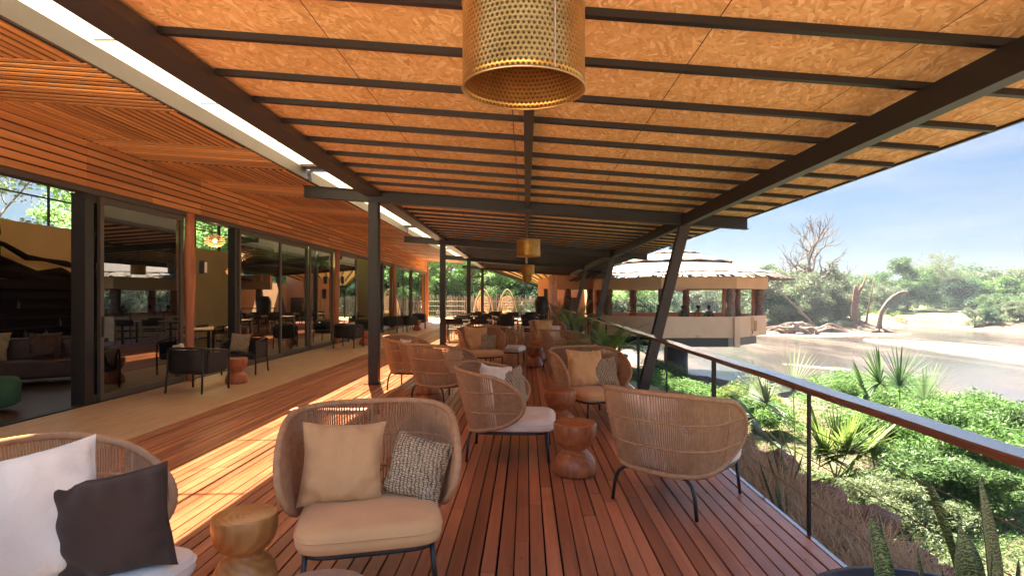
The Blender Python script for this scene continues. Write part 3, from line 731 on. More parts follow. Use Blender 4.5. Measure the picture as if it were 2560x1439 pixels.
def pillow(label, m, w, T, loc, rotz, lean, roll=0, seed=0, group='cushions on the terrace chairs', name='cushion'):
    """loc = chair-space point on the seat where the lower edge rests (world), rotz facing, lean backwards"""
    me = pillow_mb(w, T, seed).mesh(name, True); o = mk(name, me, m)
    mod = o.modifiers.new('weld', 'WELD'); mod.merge_threshold = .0008
    Mx = Matrix.Translation(Vector(loc)) @ Matrix.Rotation(rotz, 4, 'Z') @ Matrix.Rotation(-lean, 4, 'X') @ Matrix.Rotation(roll, 4, 'Y') @ Matrix.Translation((0, 0, w*.96))
    o.matrix_world = Mx
    return tag(o, label, 'cushion', group)
protos = {}
def chair(label, kind, X, Y, deg, scale=1.0):
    if kind not in protos:
        protos[kind] = t = make_basket_chair(label, MAT[kind])
        t.location = (X, Y, 0); t.rotation_euler = (0, 0, R(deg)); return t
    return dup(protos[kind], label, (X, Y, 0), R(deg))
def on_chair(X, Y, deg, lx, ly, zz=.43):
    c, s_ = math.cos(R(deg)), math.sin(R(deg)); return (X+lx*c-ly*s_, Y+lx*s_+ly*c, zz)
CH = {  # X, Y, facing, seat fabric, label
 'C1': (-1.99, 2.46, 79, 'white_seat', 'rope basket chair cut by the left picture edge, holding white and charcoal cushions'),
 'C2': (-.88, 3.34, 14, 'tan_fab', 'nearest rope basket chair facing the camera with tan seat and two cushions'),
 'C3': (-.17, 5.85, 87, 'white_seat', 'side-on rope basket chair with pale seat left of the near red-brown stool'),
 'C4': (1.17, 4.56, 138, 'white_seat', 'large rope basket chair seen from behind at the deck edge by the railing'),
 'C5': (.86, 7.55, 26, 'tan_fab', 'tan seated basket chair near the leaning post facing the camera'),
 'C6': (-1.19, 8.72, 142, 'white_seat', 'basket chair turned away just right of the nearest straight column'),
 'C7': (-1.90, 10.1, 82, 'tan_fab', 'sunlit basket chair facing right directly beside the nearest straight column'),
 'C8': (-.95, 12.75, 24, 'tan_fab', 'mid distance basket chair facing the camera with camel and woven cushions'),
 'C9': (-.50, 13.8, 78, 'white_seat', 'distant basket chair facing right with pale seat and charcoal cushion'),
 'C10': (.85, 12.3, 140, 'white_seat', 'basket chair with its back to the camera in front of the potted palm'),
 'C11': (.62, 16.4, 20, 'tan_fab', 'farthest basket chair facing the camera near the dining tables')}
for k, (X, Y, dg, mt, lab) in CH.items(): chair(lab, mt, X, Y, dg)
def pil(ck, label, m, w, T, lx, ly, turn, lean, roll=0, seed=0, zz=.385):
    X, Y, dg = CH[ck][:3]; pillow(label, MAT[m], w, T, on_chair(X, Y, dg, lx, ly, zz), R(dg+turn), R(lean), R(roll), seed)
pillow('large cream cushion in the chair at the left picture edge', MAT['cream'], .28, .10, (-1.98, 2.36, .385), R(38), R(14), R(-7), 1)
pillow('charcoal square cushion leaning in front of the cream one', MAT['charcoal'], .22, .085, (-1.70, 2.46, .385), R(20), R(9), R(-7), 2)
pil('C2', 'plain tan square cushion in the nearest facing chair', 'tan_fab2', .235, .09, -.17, .0, -2, 18, 2, 3)
pil('C2', 'black and white woven cushion in the nearest facing chair', 'knit', .185, .08, .21, .0, -22, 18, 12, 4)
pil('C3', 'cream cushion at the far side of the side-on chair', 'cream', .22, .085, -.03, .12, -38, 12, 10, 5, .45)
pil('C3', 'woven pale cushion at the near front of the side-on chair', 'knit', .20, .075, .20, -.06, -28, 8, -6, 6, .43)
pil('C4', 'cream cushion just showing over the rim of the chair by the railing', 'cream', .24, .085, .10, .10, 0, 20, 0, 7)
pil('C5', 'camel cushion in the chair beside the leaning post', 'tan_fab', .255, .09, -.10, .02, -6, 15, 4, 8)
pil('C5', 'woven pale cushion in the chair beside the leaning post', 'knit', .20, .075, .17, -.04, -10, 16, -3, 9)
pil('C7', 'white cushion in the sunlit chair beside the column', 'cream', .23, .085, .12, .12, 0, 18, 8, 10)
pil('C7', 'charcoal cushion in the sunlit chair beside the column', 'charcoal', .21, .08, -.12, .0, -8, 16, 0, 11)
pil('C6', 'brown cushion showing above the chair turned away by the column', 'tan_fab2', .24, .08, .0, .13, 0, 22, 0, 12)
pil('C8', 'camel cushion in the mid distance facing chair', 'tan_fab', .27, .09, -.14, .03, -5, 12, 3, 13)
pil('C8', 'woven cushion in the mid distance facing chair', 'knit', .19, .07, .10, -.06, -8, 15, 6, 14)
pil('C9', 'charcoal cushion in the distant chair facing right', 'charcoal', .23, .08, -.12, .0, 0, 15, 0, 15)
pil('C9', 'cream cushion behind the charcoal one in the distant chair', 'cream', .23, .08, .13, .10, 0, 20, 0, 16)
pil('C11', 'tan cushion in the farthest facing chair', 'tan_fab', .27, .09, -.12, .03, -5, 12, 3, 17)
pil('C11', 'cream cushion at the right of the farthest facing chair', 'cream', .20, .07, .17, .0, -8, 18, 6, 18)

# ------------------------------------------------------------------ hourglass stools
def stool_mb():
    pr = [(0,0),(.165,.0),(.183,.006),(.188,.03),(.186,.075),(.175,.12),(.150,.165),(.118,.197),(.098,.21),(.096,.222),(.112,.232),(.145,.258),(.170,.295),(.184,.34),(.190,.39),(.190,.44),(.186,.449),(.178,.452),(0,.452)]
    return MB().lathe(pr, 48)
sm = {}
for X, Y, m, lab in ((-1.50, 3.14, 'stool_gold', 'golden hourglass stool between the two nearest chairs'),
        (-.78, 2.20, 'pebble', 'hourglass stool mostly below the picture edge, only its top showing'),
        (.43, 5.17, 'stool', 'near red-brown hourglass stool right of the pale side-on seat'),
        (.40, 6.95, 'stool', 'hourglass stool just behind the near red-brown stool'),
        (.19, 13.0, 'stool', 'distant hourglass stool with another one right behind it'),
        (.31, 14.4, 'stool', 'farther of the two distant hourglass stools in line'),
        (-1.58, 9.45, 'stool', 'hourglass stool half hidden between the two chairs near the column'),
        (-5.22, 10.6, 'stool_red', 'red hourglass stool beside the nearest black armchairs'),
        (-5.20, 19.0, 'stool_red', 'red hourglass stool beside the second group of black armchairs'),
        (-5.05, 27.2, 'stool_red', 'red hourglass stool beside the farthest black armchairs')):
    if m not in sm: sm[m] = stool_mb().mesh('stool', True); sm[m].materials.append(MAT[m])
    o = bpy.data.objects.new('wooden_stool', sm[m]); COL.objects.link(o); o.location = (X, Y, .0); o.rotation_euler = (0, 0, X*7); o.scale = (.87,)*3 if m == 'stool_gold' else (1,1,1)
    tag(o, lab, 'stool', 'turned hourglass stools')

# ------------------------------------------------------------------ black armchairs along the glass
def make_armchair(label):
    t = thing('armchair', label, 'armchair', group='black armchairs along the glass')
    MB().box(-.30, .30, -.30, .28, .30, .42).build('seat', MAT['dark_fab'], t, bevel=.03)
    q = MB(); q.grid(lambda a, b: ((a-.5)*.66*1.0, .30+.04*b-.10*abs(a*2-1)**3, .33+.37*b), 16, 6)
    o = q.build('backrest', MAT['dark_fab'], t, smooth=True); sd = o.modifiers.new('solid', 'SOLIDIFY'); sd.thickness = .035
    for s in (-1, 1):
        MB().grid(lambda a, b: (s*.325, -.26+.48*a, .34+.30*b), 6, 4).build('side_panel', MAT['dark_fab'], t).modifiers.new('solid', 'SOLIDIFY').thickness = .02
        MB().tube([(s*.33, -.31, .003), (s*.335, -.315, .40), (s*.335, -.305, .60), (s*.33, -.26, .655), (s*.33, -.1, .675), (s*.32, .15, .70), (s*.25, .32, .72)], .017, 8).build('arm', MAT['black'], t, smooth=True)
        MB().tube([(s*.30, .30, .70), (s*.31, .31, .3), (s*.32, .34, .003)], .016, 8).build('leg', MAT['black'], t, smooth=True)
    MB().tube([(-.27, .31, .718), (-.1, .345, .73), (.1, .345, .73), (.27, .31, .718)], .018, 8).build('top_rail', MAT['black'], t, smooth=True)
    return t
A = {'A1': (-5.42, 9.72, 172, 'nearest black armchair with its back to the camera by the glass'),
     'A2': (-5.70, 11.95, 2, 'black armchair facing the camera with a checked cushion beside the red stool'),
     'A3': (-5.40, 17.9, 172, 'black armchair of the second group turned away from the camera'),
     'A4': (-5.75, 20.4, 5, 'black armchair of the second group facing the camera, behind the red stool'),
     'A5': (-5.70, 25.2, 172, 'left black armchair of the farthest group by the glass'),
     'A6': (-5.25, 26.0, 150, 'middle black armchair of the farthest group by the glass'),
     'A7': (-5.2, 28.4, 5, 'right black armchair of the farthest group behind its red stool')}
pa = None
for k, (X, Y, dg, lab) in A.items():
    if pa is None: pa = make_armchair(lab); pa.location = (X, Y, 0); pa.rotation_euler = (0, 0, R(dg))
    else: dup(pa, lab, (X, Y, 0), R(dg))
def apil(ck, label, m, w, lx, ly, turn=0, lean=15, roll=0, seed=0):
    X, Y, dg, _ = A[ck]; pillow(label, MAT[m], w, w*.36, on_chair(X, Y, dg, lx, ly, .43), R(dg+turn), R(lean), R(roll), seed, 'cushions on the black armchairs')
apil('A1', 'pale patterned cushion in the nearest black armchair turned away', 'cream', .19, .20, .02, -30, 20, 10, 21)
apil('A2', 'pale checked cushion on the black armchair beside the red stool', 'knit', .20, -.10, -.10, 0, 14, 4, 22)
apil('A3', 'white cushion on the right of the second turned-away armchair', 'cream', .19, -.14, .06, 0, 18, 8, 23)
apil('A3', 'pale cushion on the left of the second turned-away armchair', 'knit', .18, .17, .05, 0, 18, 8, 24)
apil('A6', 'white cushion in the middle armchair of the farthest group', 'cream', .18, -.05, .05, 0, 18, 8, 25)

# ------------------------------------------------------------------ pendant lamps over the terrace
def make_lamp(label):
    t = thing('pendant_lamp', label, 'lamp', group='brass drum pendants over the terrace')
    r = .2165; h = .30
    s_ = MB(); s_.grid(lambda a, b: (r*math.cos(2*math.pi*a), r*math.sin(2*math.pi*a), .004+b*(h-.008)), 96, 12, closeu=True)
    o = s_.build('drum_shade', MAT['brass'], t, smooth=True); md = o.modifiers.new('solid', 'SOLIDIFY'); md.thickness = .003
    for zz in (0, h):
        MB().tube([(r*math.cos(2*math.pi*k/72), r*math.sin(2*math.pi*k/72), zz) for k in range(72)], .0042, 6, closed=True).build('rim', MAT['brass_plain'], t, smooth=True)
    a = R(-62); MB().tube([((r+.002)*math.cos(a), (r+.002)*math.sin(a), .004), ((r+.002)*math.cos(a), (r+.002)*math.sin(a), h-.004)], .003, 5).build('seam', MAT['brass_plain'], t)
    MB().lathe([(0, h-.012), (.03, h-.012), (r-.006, h-.006), (r-.006, h-.003), (0, h-.003)], 48).build('top_disc', MAT['brass_plain'], t, smooth=True)
    MB().tube([(0,0,h), (0,0,3.114-2.285)], .008, 8).build('stem', MAT['steel'], t)
    MB().lathe([(0,.12),(.03,.13),(.045,.17),(.03,.22),(.022,.235),(.022,h-.013),(0,h-.013)], 16).build('bulb', MAT['cream'], t, smooth=True)
    return t
l0 = make_lamp('nearest brass drum pendant hanging at the top of the view'); l0.location = (-.008, 2.09, 2.285)
dup(l0, 'second brass drum pendant from the camera, at the first cross beam', (.045, 10.75, 2.285))
dup(l0, 'third brass drum pendant, halfway down the terrace', (.06, 19.3, 2.285))
dup(l0, 'farthest small brass drum pendant at the end of the terrace', (.05, 27.9, 2.285))

# ------------------------------------------------------------------ railing
rl = thing('railing', 'long wooden topped cable railing along the river side of the deck', 'railing', (1.86, 3.9, 0)); RB_ = (1.86, 3.9, 0)
def rail_mb(x0, x1, y0, y1, z0, z1, n=60):
    m_ = MB(); 
    def fn(a, b):
        y = y0+(y1-y0)*b; w = .006*math.sin(y*1.7)+.004*math.sin(y*4.3+1); w2 = .008*math.sin(y*1.1+2)+.005*math.sin(y*5.1)
        c = [(x0+w, z0), (x1+w2, z0+.004), (x1+w2, z1-.01+w*.4), (x1+w2-.012, z1+w*.4), (x0+w+.008, z1+w*.3), (x0+w, z1-.008)][int(a*6+.5) % 6]
        return (c[0], y, c[1])
    m_.grid(fn, 6, n, closeu=True); m_.f.append(tuple(range(6))[::-1]); k = 6*n; m_.f.append(tuple(k+i for i in range(6)))
    return m_
for a, b in ((-1.5, 1.2), (1.21, 7.2), (7.21, 13.1), (13.11, 19.0), (19.01, 25), (25.01, 31.2)):
    P('handrail', rail_mb(1.835, 1.985, a, b, .918, .957, 80), MAT['rail'], rl, RB_)
py = [-.05, 1.93, 3.89, 5.86, 7.83, 9.8, 11.77, 13.74, 15.7, 17.7, 19.6, 21.6, 23.6, 25.6, 27.6, 29.6, 31.1]
for k, y in enumerate(py):
    w = .011 if k % 2 == 0 else .026
    P('rail_post', MB().box(1.868, 1.880, y-w, y+w, -.10, .921) if False else MB().box(1.872-w*.8, 1.872+w*.8, y-.012, y+.012, -.12, .917), MAT['steel'], rl, RB_)
for zz in (.21, .48, .68):
    P('cable', MB().tube([(1.872, y, zz-.006*math.sin(y*.8)) for y in np.linspace(-1.4, 31.1, 40)], .0028, 5, cap=False), MAT['cable'], rl, RB_)
r2 = thing('railing', 'short return of the railing crossing the far end of the deck', 'railing', (.65, 31.2, 0))
P('handrail', MB().box(.6, 1.83, 31.08, 31.28, .922, .966), MAT['rail'], r2, (.65,31.2,0))
for x in (.66, 1.25): P('rail_post', MB().box(x-.02, x+.02, 31.16, 31.2, 0, .921), MAT['steel'], r2, (.65,31.2,0))
for zz in (.21, .48, .68): P('cable', MB().tube([(.66,31.18,zz),(1.86,31.18,zz)], .003, 5), MAT['cable'], r2, (.65,31.2,0))

# ------------------------------------------------------------------ dining group
def make_dchair(label):
    t = thing('dining_chair', label, 'dining chair', group='black dining chairs at the terrace tables')
    MB().box(-.24, .24, -.22, .22, .43, .47).build('seat', MAT['dark_fab'], t, bevel=.015)
    q = MB().grid(lambda a, b: ((a-.5)*.54, .23+.03*b-.07*abs(2*a-1)**2.5, .62+.20*b), 12, 3).build('backrest', MAT['dark_fab'], t, smooth=True)
    q.modifiers.new('solid', 'SOLIDIFY').thickness = .03
    for s in (-1, 1):
        MB().tube([(s*.23,-.20,.43),(s*.24,-.22,.003)], .015, 8).build('leg', MAT['oak'], t, smooth=True)
        MB().tube([(s*.235,.20,.78),(s*.235,.20,.45),(s*.25,.25,.003)], .016, 8).build('leg', MAT['oak'], t, smooth=True)
        MB().tube([(s*.245,-.19,.62),(s*.255,0,.63),(s*.245,.2,.64)], .013, 6).build('arm', MAT['black'], t, smooth=True)
        MB().tube([(s*.245,-.21,.2),(s*.245,.23,.2)], .009, 6).build('stretcher', MAT['oak'], t, smooth=True)
    return t
def make_dtable(label):
    t = thing('dining_table', label, 'dining table', group='dining tables at the end of the terrace')
    MB().box(-.85, .85, -.42, .42, .715, .745).build('table_top', MAT['conc'], t, bevel=.006)
    for sx in (-1, 1):
        for sy in (-1, 1): MB().box(sx*.79-.025, sx*.79+.025, sy*.36-.025, sy*.36+.025, .002, .714).build('leg', MAT['black'], t)
    return t
tabs = [(-.25, 19.6, 'nearest pale topped dining table behind the lounge chairs'), (-2.0, 20.7, 'left near dining table beside the second straight column'), (-.35, 23.4, 'second row dining table right of the terrace centre'), (-2.1, 24.6, 'second row dining table on the left'), (-.2, 27.4, 'farthest dining table on the right near the urn'), (-1.9, 28.6, 'farthest dining table on the left')]
pt = pc = None; n = 0
rows = ['nearest right', 'nearest left', 'second row right', 'second row left', 'farthest right', 'farthest left']
sp = [(-.42, -.62, 180, 'left seat on the camera side'), (.42, -.62, 180, 'right seat on the camera side'), (-.42, .62, 0, 'left seat on the far side'), (.42, .62, 0, 'right seat on the far side')]
for k, (X, Y, lab) in enumerate(tabs):
    if pt is None: pt = make_dtable(lab); pt.location = (X, Y, 0)
    else: dup(pt, lab, (X, Y, 0))
    for j, (dx, dy, dg, sl_) in enumerate(sp):
        l_ = 'black dining chair at the %s table, %s' % (rows[k], sl_); aa = R(dg+random.uniform(-8, 8))
        if pc is None: pc = make_dchair(l_); pc.location = (X+dx, Y+dy, 0); pc.rotation_euler = (0,0,aa)
        else: dup(pc, l_, (X+dx, Y+dy, 0), aa)
o = MB().lathe([(0,0),(.22,0),(.25,.04),(.33,.5),(.36,1.0),(.37,1.25),(.33,1.42),(.24,1.55),(.25,1.58),(.22,1.58),(.21,1.5),(0,1.48)], 32).build('tall_urn', MAT['urn'], smooth=True)
o.location = (.80, 30.2, 0); tag(o, 'tall blue-black urn standing at the far end of the deck', 'urn')

# ------------------------------------------------------------------ foliage tools
def leaf_quads(cent, size, up=None, aspect=.45, flat=0.0):
    n = len(cent); a = rng.normal(size=(n,3)); a /= np.linalg.norm(a, axis=1)[:,None]
    if flat: a[:,2] *= (1-flat); a /= np.linalg.norm(a, axis=1)[:,None]
    b = rng.normal(size=(n,3)); b -= (b*a).sum(1)[:,None]*a; b /= np.linalg.norm(b, axis=1)[:,None]
    s = size*(.6+.8*rng.random(n))[:,None]
    a = a*s; b = b*s*aspect
    return np.stack([cent-a*.9, cent+b, cent+a, cent-b], 1)
def clump_points(centers, radii, per, squash=.75):
    out = []
    for c, r in zip(centers, radii):
        p = rng.normal(size=(per,3)); p /= np.linalg.norm(p, axis=1)[:,None]; p *= (rng.random(per)**.45)[:,None]*r; p[:,2] *= squash
        out.append(p+np.array(c))
    return np.concatenate(out)
def branches(m_, p, d, L, r, depth, tips, rs, spread=.6, up=.15, kids=(2,3), taper=.68, bend=.25, n=6):
    pts = [Vector(p)]; dd = Vector(d).normalized(); K = 4
    for k in range(K):
        dd = (dd + Vector((rs.uniform(-bend,bend), rs.uniform(-bend,bend), rs.uniform(-bend,bend)+up*.3))).normalized()
        pts.append(pts[-1]+dd*L/K)
    rr = [r*(1-(1-taper)*k/K) for k in range(K+1)]
    m_.tube(pts, rr, n if depth > 1 else 4, cap=False)
    if depth <= 2: tips.append((pts[2].copy(), rr[2]))
    if depth == 0: tips.append((pts[-1].copy(), rr[-1])); return
    for k in range(rs.randint(*kids)):
        f = rs.uniform(.55, 1) if k else 1.0; q = pts[min(K, int(round(f*K)))]
        ax = Vector((rs.gauss(0,1), rs.gauss(0,1), rs.gauss(0,.5))).normalized()
        nd_ = (dd*(1-spread*.5) + ax*spread + Vector((0,0,up))).normalized()
        branches(m_, q, nd_, L*rs.uniform(.62,.86), rr[-1]*rs.uniform(.6,.85), depth-1, tips, rs, spread, up, kids, taper, bend, n)
def tree_meshes(seed, h, trunk_r, depth, leafn, leafs, clr, spread=.6, up=.15, lean=(0,0), squash=.6, stems=1, first=.36, kids=(2,3), bark='bark', leaf='leaf', low=0, taper=.68):
    rs = random.Random(seed); m_ = MB(); tips = []
    for k in range(stems):
        d = (lean[0]+rs.uniform(-.2,.2)*(stems > 1)*2.4, lean[1]+rs.uniform(-.2,.2)*(stems > 1)*2.4, 1)
        branches(m_, (rs.uniform(-.1,.1)*stems*.5, rs.uniform(-.1,.1)*stems*.5, -.15), d, h*first, trunk_r, depth, tips, rs, spread, up, kids, taper)
    zm = max(v[2] for v in m_.v); kf = h/zm; m_.v = [(a*kf, b*kf, c*kf) for a, b, c in m_.v]; tips = [(t[0]*kf, t[1]*kf) for t in tips]
    tm = m_.mesh('trunk', True); tm.materials.append(MAT[bark])
    cm = None
    if leafn:
        C_ = np.array([tuple(t[0]) for t in tips]); C_ = C_[C_[:,2] > h*.12]
        if low:
            L_ = rng.normal(size=(low,3))*np.array([h*.33,h*.33,h*.14]); L_[:,2] = np.abs(L_[:,2])+h*.10; C_ = np.concatenate([C_, L_])
        per = max(3, leafn//len(C_)); rad = clr*(.6+.7*rng.random(len(C_)))
        pts = clump_points(C_, rad, per, squash)
        cm = quads_mesh('crown', leaf_quads(pts, leafs, flat=.3)); cm.materials.append(MAT[leaf])
    return tm, cm
def place(tm, cm, name, label, cat, loc, rot=0, sc=(1,1,1), group=None, pn=('trunk', 'crown')):
    t = thing(name, label, cat, loc, rot, group); t.scale = sc
    for me, n_ in ((tm, pn[0]), (cm, pn[1])):
        if me: o = bpy.data.objects.new(n_, me); COL.objects.link(o); o.parent = t
    return t
TM = {}
TM['acacia'] = tree_meshes(3, 9, .30, 5, 30000, .15, .85, .75, .12, squash=.5, first=.30, leaf='leaf')
TM['acacia2'] = tree_meshes(8, 9, .26, 5, 28000, .15, .85, .8, .10, squash=.5, stems=2, first=.28, leaf='leaf_grey')
TM['bushy'] = tree_meshes(12, 6, .16, 4, 22000, .12, .75, .85, .05, squash=.75, stems=3, first=.26, leaf='leaf', low=60)
TM['bushgrey'] = tree_meshes(15, 6, .16, 4, 22000, .12, .75, .85, .05, squash=.75, stems=3, first=.26, leaf='leaf_grey', low=60)
TM['bushbright'] = tree_meshes(19, 5, .12, 4, 20000, .11, .7, .85, .05, squash=.75, stems=3, first=.26, leaf='leaf_bright', low=60)
TM['bushdark'] = tree_meshes(22, 5, .12, 4, 20000, .11, .7, .85, .05, squash=.75, stems=3, first=.26, leaf='leaf_dark', low=60)
TM['river_tree'] = tree_meshes(71, 9.5, .3, 5, 60000, .13, .85, .8, .08, squash=.65, stems=3, first=.26, leaf='leaf', low=90)
TM['river_grey'] = tree_meshes(77, 9.5, .3, 5, 60000, .12, .85, .8, .08, squash=.6, stems=3, first=.26, leaf='leaf_grey', low=90)
TM['dead'] = tree_meshes(31, 13, .46, 6, 0, .1, 1, .55, .12, first=.30, bark='bark_dead', kids=(2,3), taper=.82)
TM['dead2'] = tree_meshes(35, 11, .42, 6, 0, .1, 1, .60, .05, lean=(.75,0), first=.30, bark='bark_dead', kids=(2,3), taper=.82)
TM['airy'] = tree_meshes(41, 11, .30, 5, 9000, .10, .9, .7, .14, squash=.5, first=.30, leaf='leaf_grey')
FT = 'trees on the far river bank'
def px2w(x, Y): return (x-1315)*Y/1470
# name, mesh, x of photograph turned into a bearing once, distance, scale, label
far_list = [
 ('dead', 1988, 76, 1.08, 'tall bare dead tree rising above the bushes right of the pavilion'),
 ('dead2', 2035, 76, 1.0, 'bare dead tree leaning right beside the tall dead tree'),
 ('river_grey', 2040, 82, .80, 'wide grey-green tree in front of the two bare dead trees'),
 ('bushgrey', 1935, 76, 1.05, 'grey-green bushy tree just right of the pavilion roof'),
 ('acacia', 1960, 90, .85, 'green tree behind the bush right of the pavilion'),
 ('bushdark', 1968, 74, .72, 'dark bush at the water edge below the bare trees'),
 ('bushgrey', 2075, 78, .85, 'round grey-green tree right of the bare trees'),
 ('bushy', 2095, 84, .70, 'green bushy tree behind the red dead stump'),
 ('bushgrey', 2028, 72, .60, 'low pale bush beside the driftwood pile'),
 ('bushbright', 2150, 110, .62, 'small bright bush behind the bent dead trunk'),
 ('river_tree', 2262, 108, 1.0, 'broad acacia tree, the tallest on the right of the bank'),
 ('airy', 2290, 112, .95, 'airy half bare tree just behind the broad acacia'),
 ('bushdark', 2345, 110, 1.15, 'dark round bush right of the broad acacia'),
 ('bushgrey', 2215, 100, .8, 'grey-green bush left at the foot of the broad acacia'),
 ('bushbright', 2450, 112, 1.35, 'bright green bush in the middle of the right bank'),
 ('bushy', 2400, 120, 1.35, 'green bush behind the dark round bush'),
 ('acacia2', 2480, 140, .72, 'grey tree on the skyline of the right bank'),
 ('airy', 2555, 120, .85, 'airy tree cut by the right picture edge'),
 ('bushgrey', 2520, 112, 1.2, 'grey bush near the right picture edge'),
 ('bushbright', 2585, 108, 1.25, 'bright bush partly cut by the right picture edge'),
 ('bushy', 2500, 92, .55, 'small round tree standing alone on the sandy right bank'),
 ('bushgrey', 2330, 140, 1.5, 'far grey-green tree on the skyline behind the acacia'),
 ('bushgrey', 2170, 130, 1.1, 'distant grey bush in the gap left of the acacia'),
 ('bushy', 2130, 110, 1.1, 'distant green tree behind the red stump'),
 ('bushgrey', 2440, 76, .40, 'low grey-green bush on the near tip of the right bank'),
 ('bushdark', 2500, 73, .36, 'low dark bush on the near tip of the right bank'),
 ('bushgrey', 2555, 72, .42, 'low bush at the water edge by the right picture edge'),
 ('acacia', 1850, 100, .80, 'tree seen above the right end of the pavilion roof'),
 ('bushy', 1880, 84, .9, 'green tree just beyond the right pavilion post'),
 ('bushgrey', 1800, 96, .95, 'grey-green tree seen through the pavilion between its right posts'),
 ('bushy', 1745, 104, 1.0, 'green tree seen through the middle of the pavilion'),
 ('acacia2', 1690, 100, .75, 'grey tree seen through the pavilion behind the leaning column'),
 ('bushdark', 1640, 84, .9, 'dark green tree seen through the left of the pavilion'),
 ('bushy', 1580, 76, .95, 'green tree seen through the left opening of the pavilion'),
 ('bushgrey', 1535, 70, .8, 'grey-green tree behind the ochre wall of the pavilion')]
for k, (mk_, xx, Y, s_, lab) in enumerate(far_list):
    X = px2w(xx, Y); tm, cm = TM[mk_]; zz = gz1(X, Y)
    nm = 'dead_tree' if mk_.startswith('dead') else ('bush' if mk_.startswith('bush') else 'tree')
    rot = (k*2.13) % 6.28 if not mk_.startswith('dead') else (0 if mk_ == 'dead2' else 1.2)
    w_ = 1.25 if mk_.startswith('bush') else 1.1
    if mk_.startswith('dead'): w_ = 1
    place(tm, cm, nm, lab, 'dead tree' if nm == 'dead_tree' else nm, (X, Y, max(zz, WL)), rot, (s_*w_, s_*w_, s_), FT)
# understorey mass: scrub too dense to count
def scatter(name, n, xs, ys, hs, size, leaf, per, label, cond=None, squash=.7, flat=.3, aspect=.45):
    cs = []; rd = []
    tries = 0
    while len(cs) < n and tries < n*20:
        tries += 1; X = rng.uniform(*xs); Y = rng.uniform(*ys)
        if cond and not cond(X, Y): continue
        r = rng.uniform(*hs); cs.append((X, Y, gz1(X, Y)+r*squash*.55)); rd.append(r)
    pts = clump_points(cs, rd, per, squash)
    o = mk(name, quads_mesh(name, leaf_quads(pts, size, flat=flat, aspect=aspect)), MAT[leaf]); struct(o, 'stuff'); o['label'] = label; o['category'] = 'vegetation'
    return o
def onfar(X, Y): return gz1(X, Y) > WL+.75 and (X > 22 or Y > 95)
scatter('far_scrub', 170, (20, 200), (72, 190), (1.2, 3.0), .20, 'leaf_grey', 260, 'low grey-green scrub covering the far river bank', lambda X, Y: onfar(X, Y) and gz1(X,Y) > -1.15)
scatter('far_scrub', 150, (24, 210), (95, 200), (1.6, 3.8), .24, 'leaf', 280, 'darker green scrub behind the sandy bank', lambda X, Y: onfar(X, Y) and gz1(X,Y) > -.9)
scatter('far_scrub', 110, (5, 60), (70, 130), (.5, 1.2), .14, 'leaf_yel', 120, 'yellow-green grass tufts on the far bank', lambda X, Y: gz1(X, Y) > WL+.35)

# dead trunks and driftwood at the water
def log_thing(name, label, cat, pts, rr, m, extra=(), n=9):
    t = thing(name, label, cat, pts[0]); b = Vector(pts[0])
    MB().tube([Vector(p)-b for p in pts], rr, n).build('trunk', MAT[m], t, smooth=True)
    for (pp, r_) in extra: MB().tube([Vector(p)-b for p in pp], r_, 6).build('branch', MAT[m], t, smooth=True)
    return t
log_thing('bent_dead_tree', 'bent dead trunk arching over the river edge on the right', 'dead trunk',
    [(40.5,67.5,-2.8),(40.6,67.6,-1.5),(40.9,67.7,-.2),(41.6,67.8,.8),(42.4,68,1.5),(43.2,68.1,1.95),(44.0,68.2,2.1)], [.40,.29,.24,.23,.21,.19,.16], 'bark_dead',
    [([(40.4,67.5,-2.3),(39.4,66.9,-2.5),(38.7,66.4,-2.65)], [.25,.16,.05]), ([(40.7,67.4,-2.3),(41.6,66.7,-2.5),(42.3,66.3,-2.65)], [.25,.15,.05]), ([(40.6,67.3,-2.2),(40.4,66.2,-2.6)], [.2,.06]), ([(44,68.2,2.1),(44.5,68.2,1.7),(44.6,68.3,1.2)], [.2,.1,.04])])
log_thing('dead_tree_stump', 'reddish upright dead stump standing on the far bank', 'dead trunk',
    [(40.2,72,-2.2),(40.2,72,-.8),(40.3,72,.8),(40.4,72,2.2),(40.3,72,3.0)], [.50,.42,.38,.30,.14], 'bark_red',
    [([(40.4,72,1.6),(41.2,72,2.8),(41.8,72,4.4)], [.25,.16,.05]), ([(41.6,72,-2),(41.9,72,0),(42.4,72,2.4),(42.6,72,3.9)], [.16,.11,.08,.03])])
log_thing('fallen_dead_tree', 'thin bare dead tree leaning out of the bushes to the sand', 'dead branch',
    [(33.1,66.5,-2.65),(32.3,67,-1.2),(31.2,67.5,.2),(29.9,68,1.6),(28.9,68,3.0),(28.4,68,4.4)], [.16,.13,.11,.09,.06,.03], 'bark_dead')
dw = thing('driftwood_pile', 'tangled pale driftwood pile on the sandbank right of the pavilion', 'driftwood', (30.2, 65.4, -2.56)); rs = random.Random(5)
for k in range(26):
    a = rs.uniform(-.35,.35)+math.pi*(rs.random() > .45); L = rs.uniform(1.8, 4.6); c = Vector((rs.uniform(-1.6,2.0), rs.uniform(-1.2,1.2), rs.uniform(.0,.5))); e = rs.uniform(.1,.55); b_ = rs.uniform(-.5,.5)
    pts = [c+Vector((math.cos(a)*L*t, math.sin(a)*L*t*.5+b_*t*t, e*math.sin(t*2.6)*1.6 + .12*math.sin(t*9+k))) for t in (0,.15,.3,.45,.6,.75,.9,1)]
    MB().tube(pts, [max(.02, .17*rs.uniform(.7,1.2)*(1-.85*t)) for t in (0,.15,.3,.45,.6,.75,.9,1)], 7).build('branch', MAT['bark_pale'], dw, smooth=True)
q = MB()
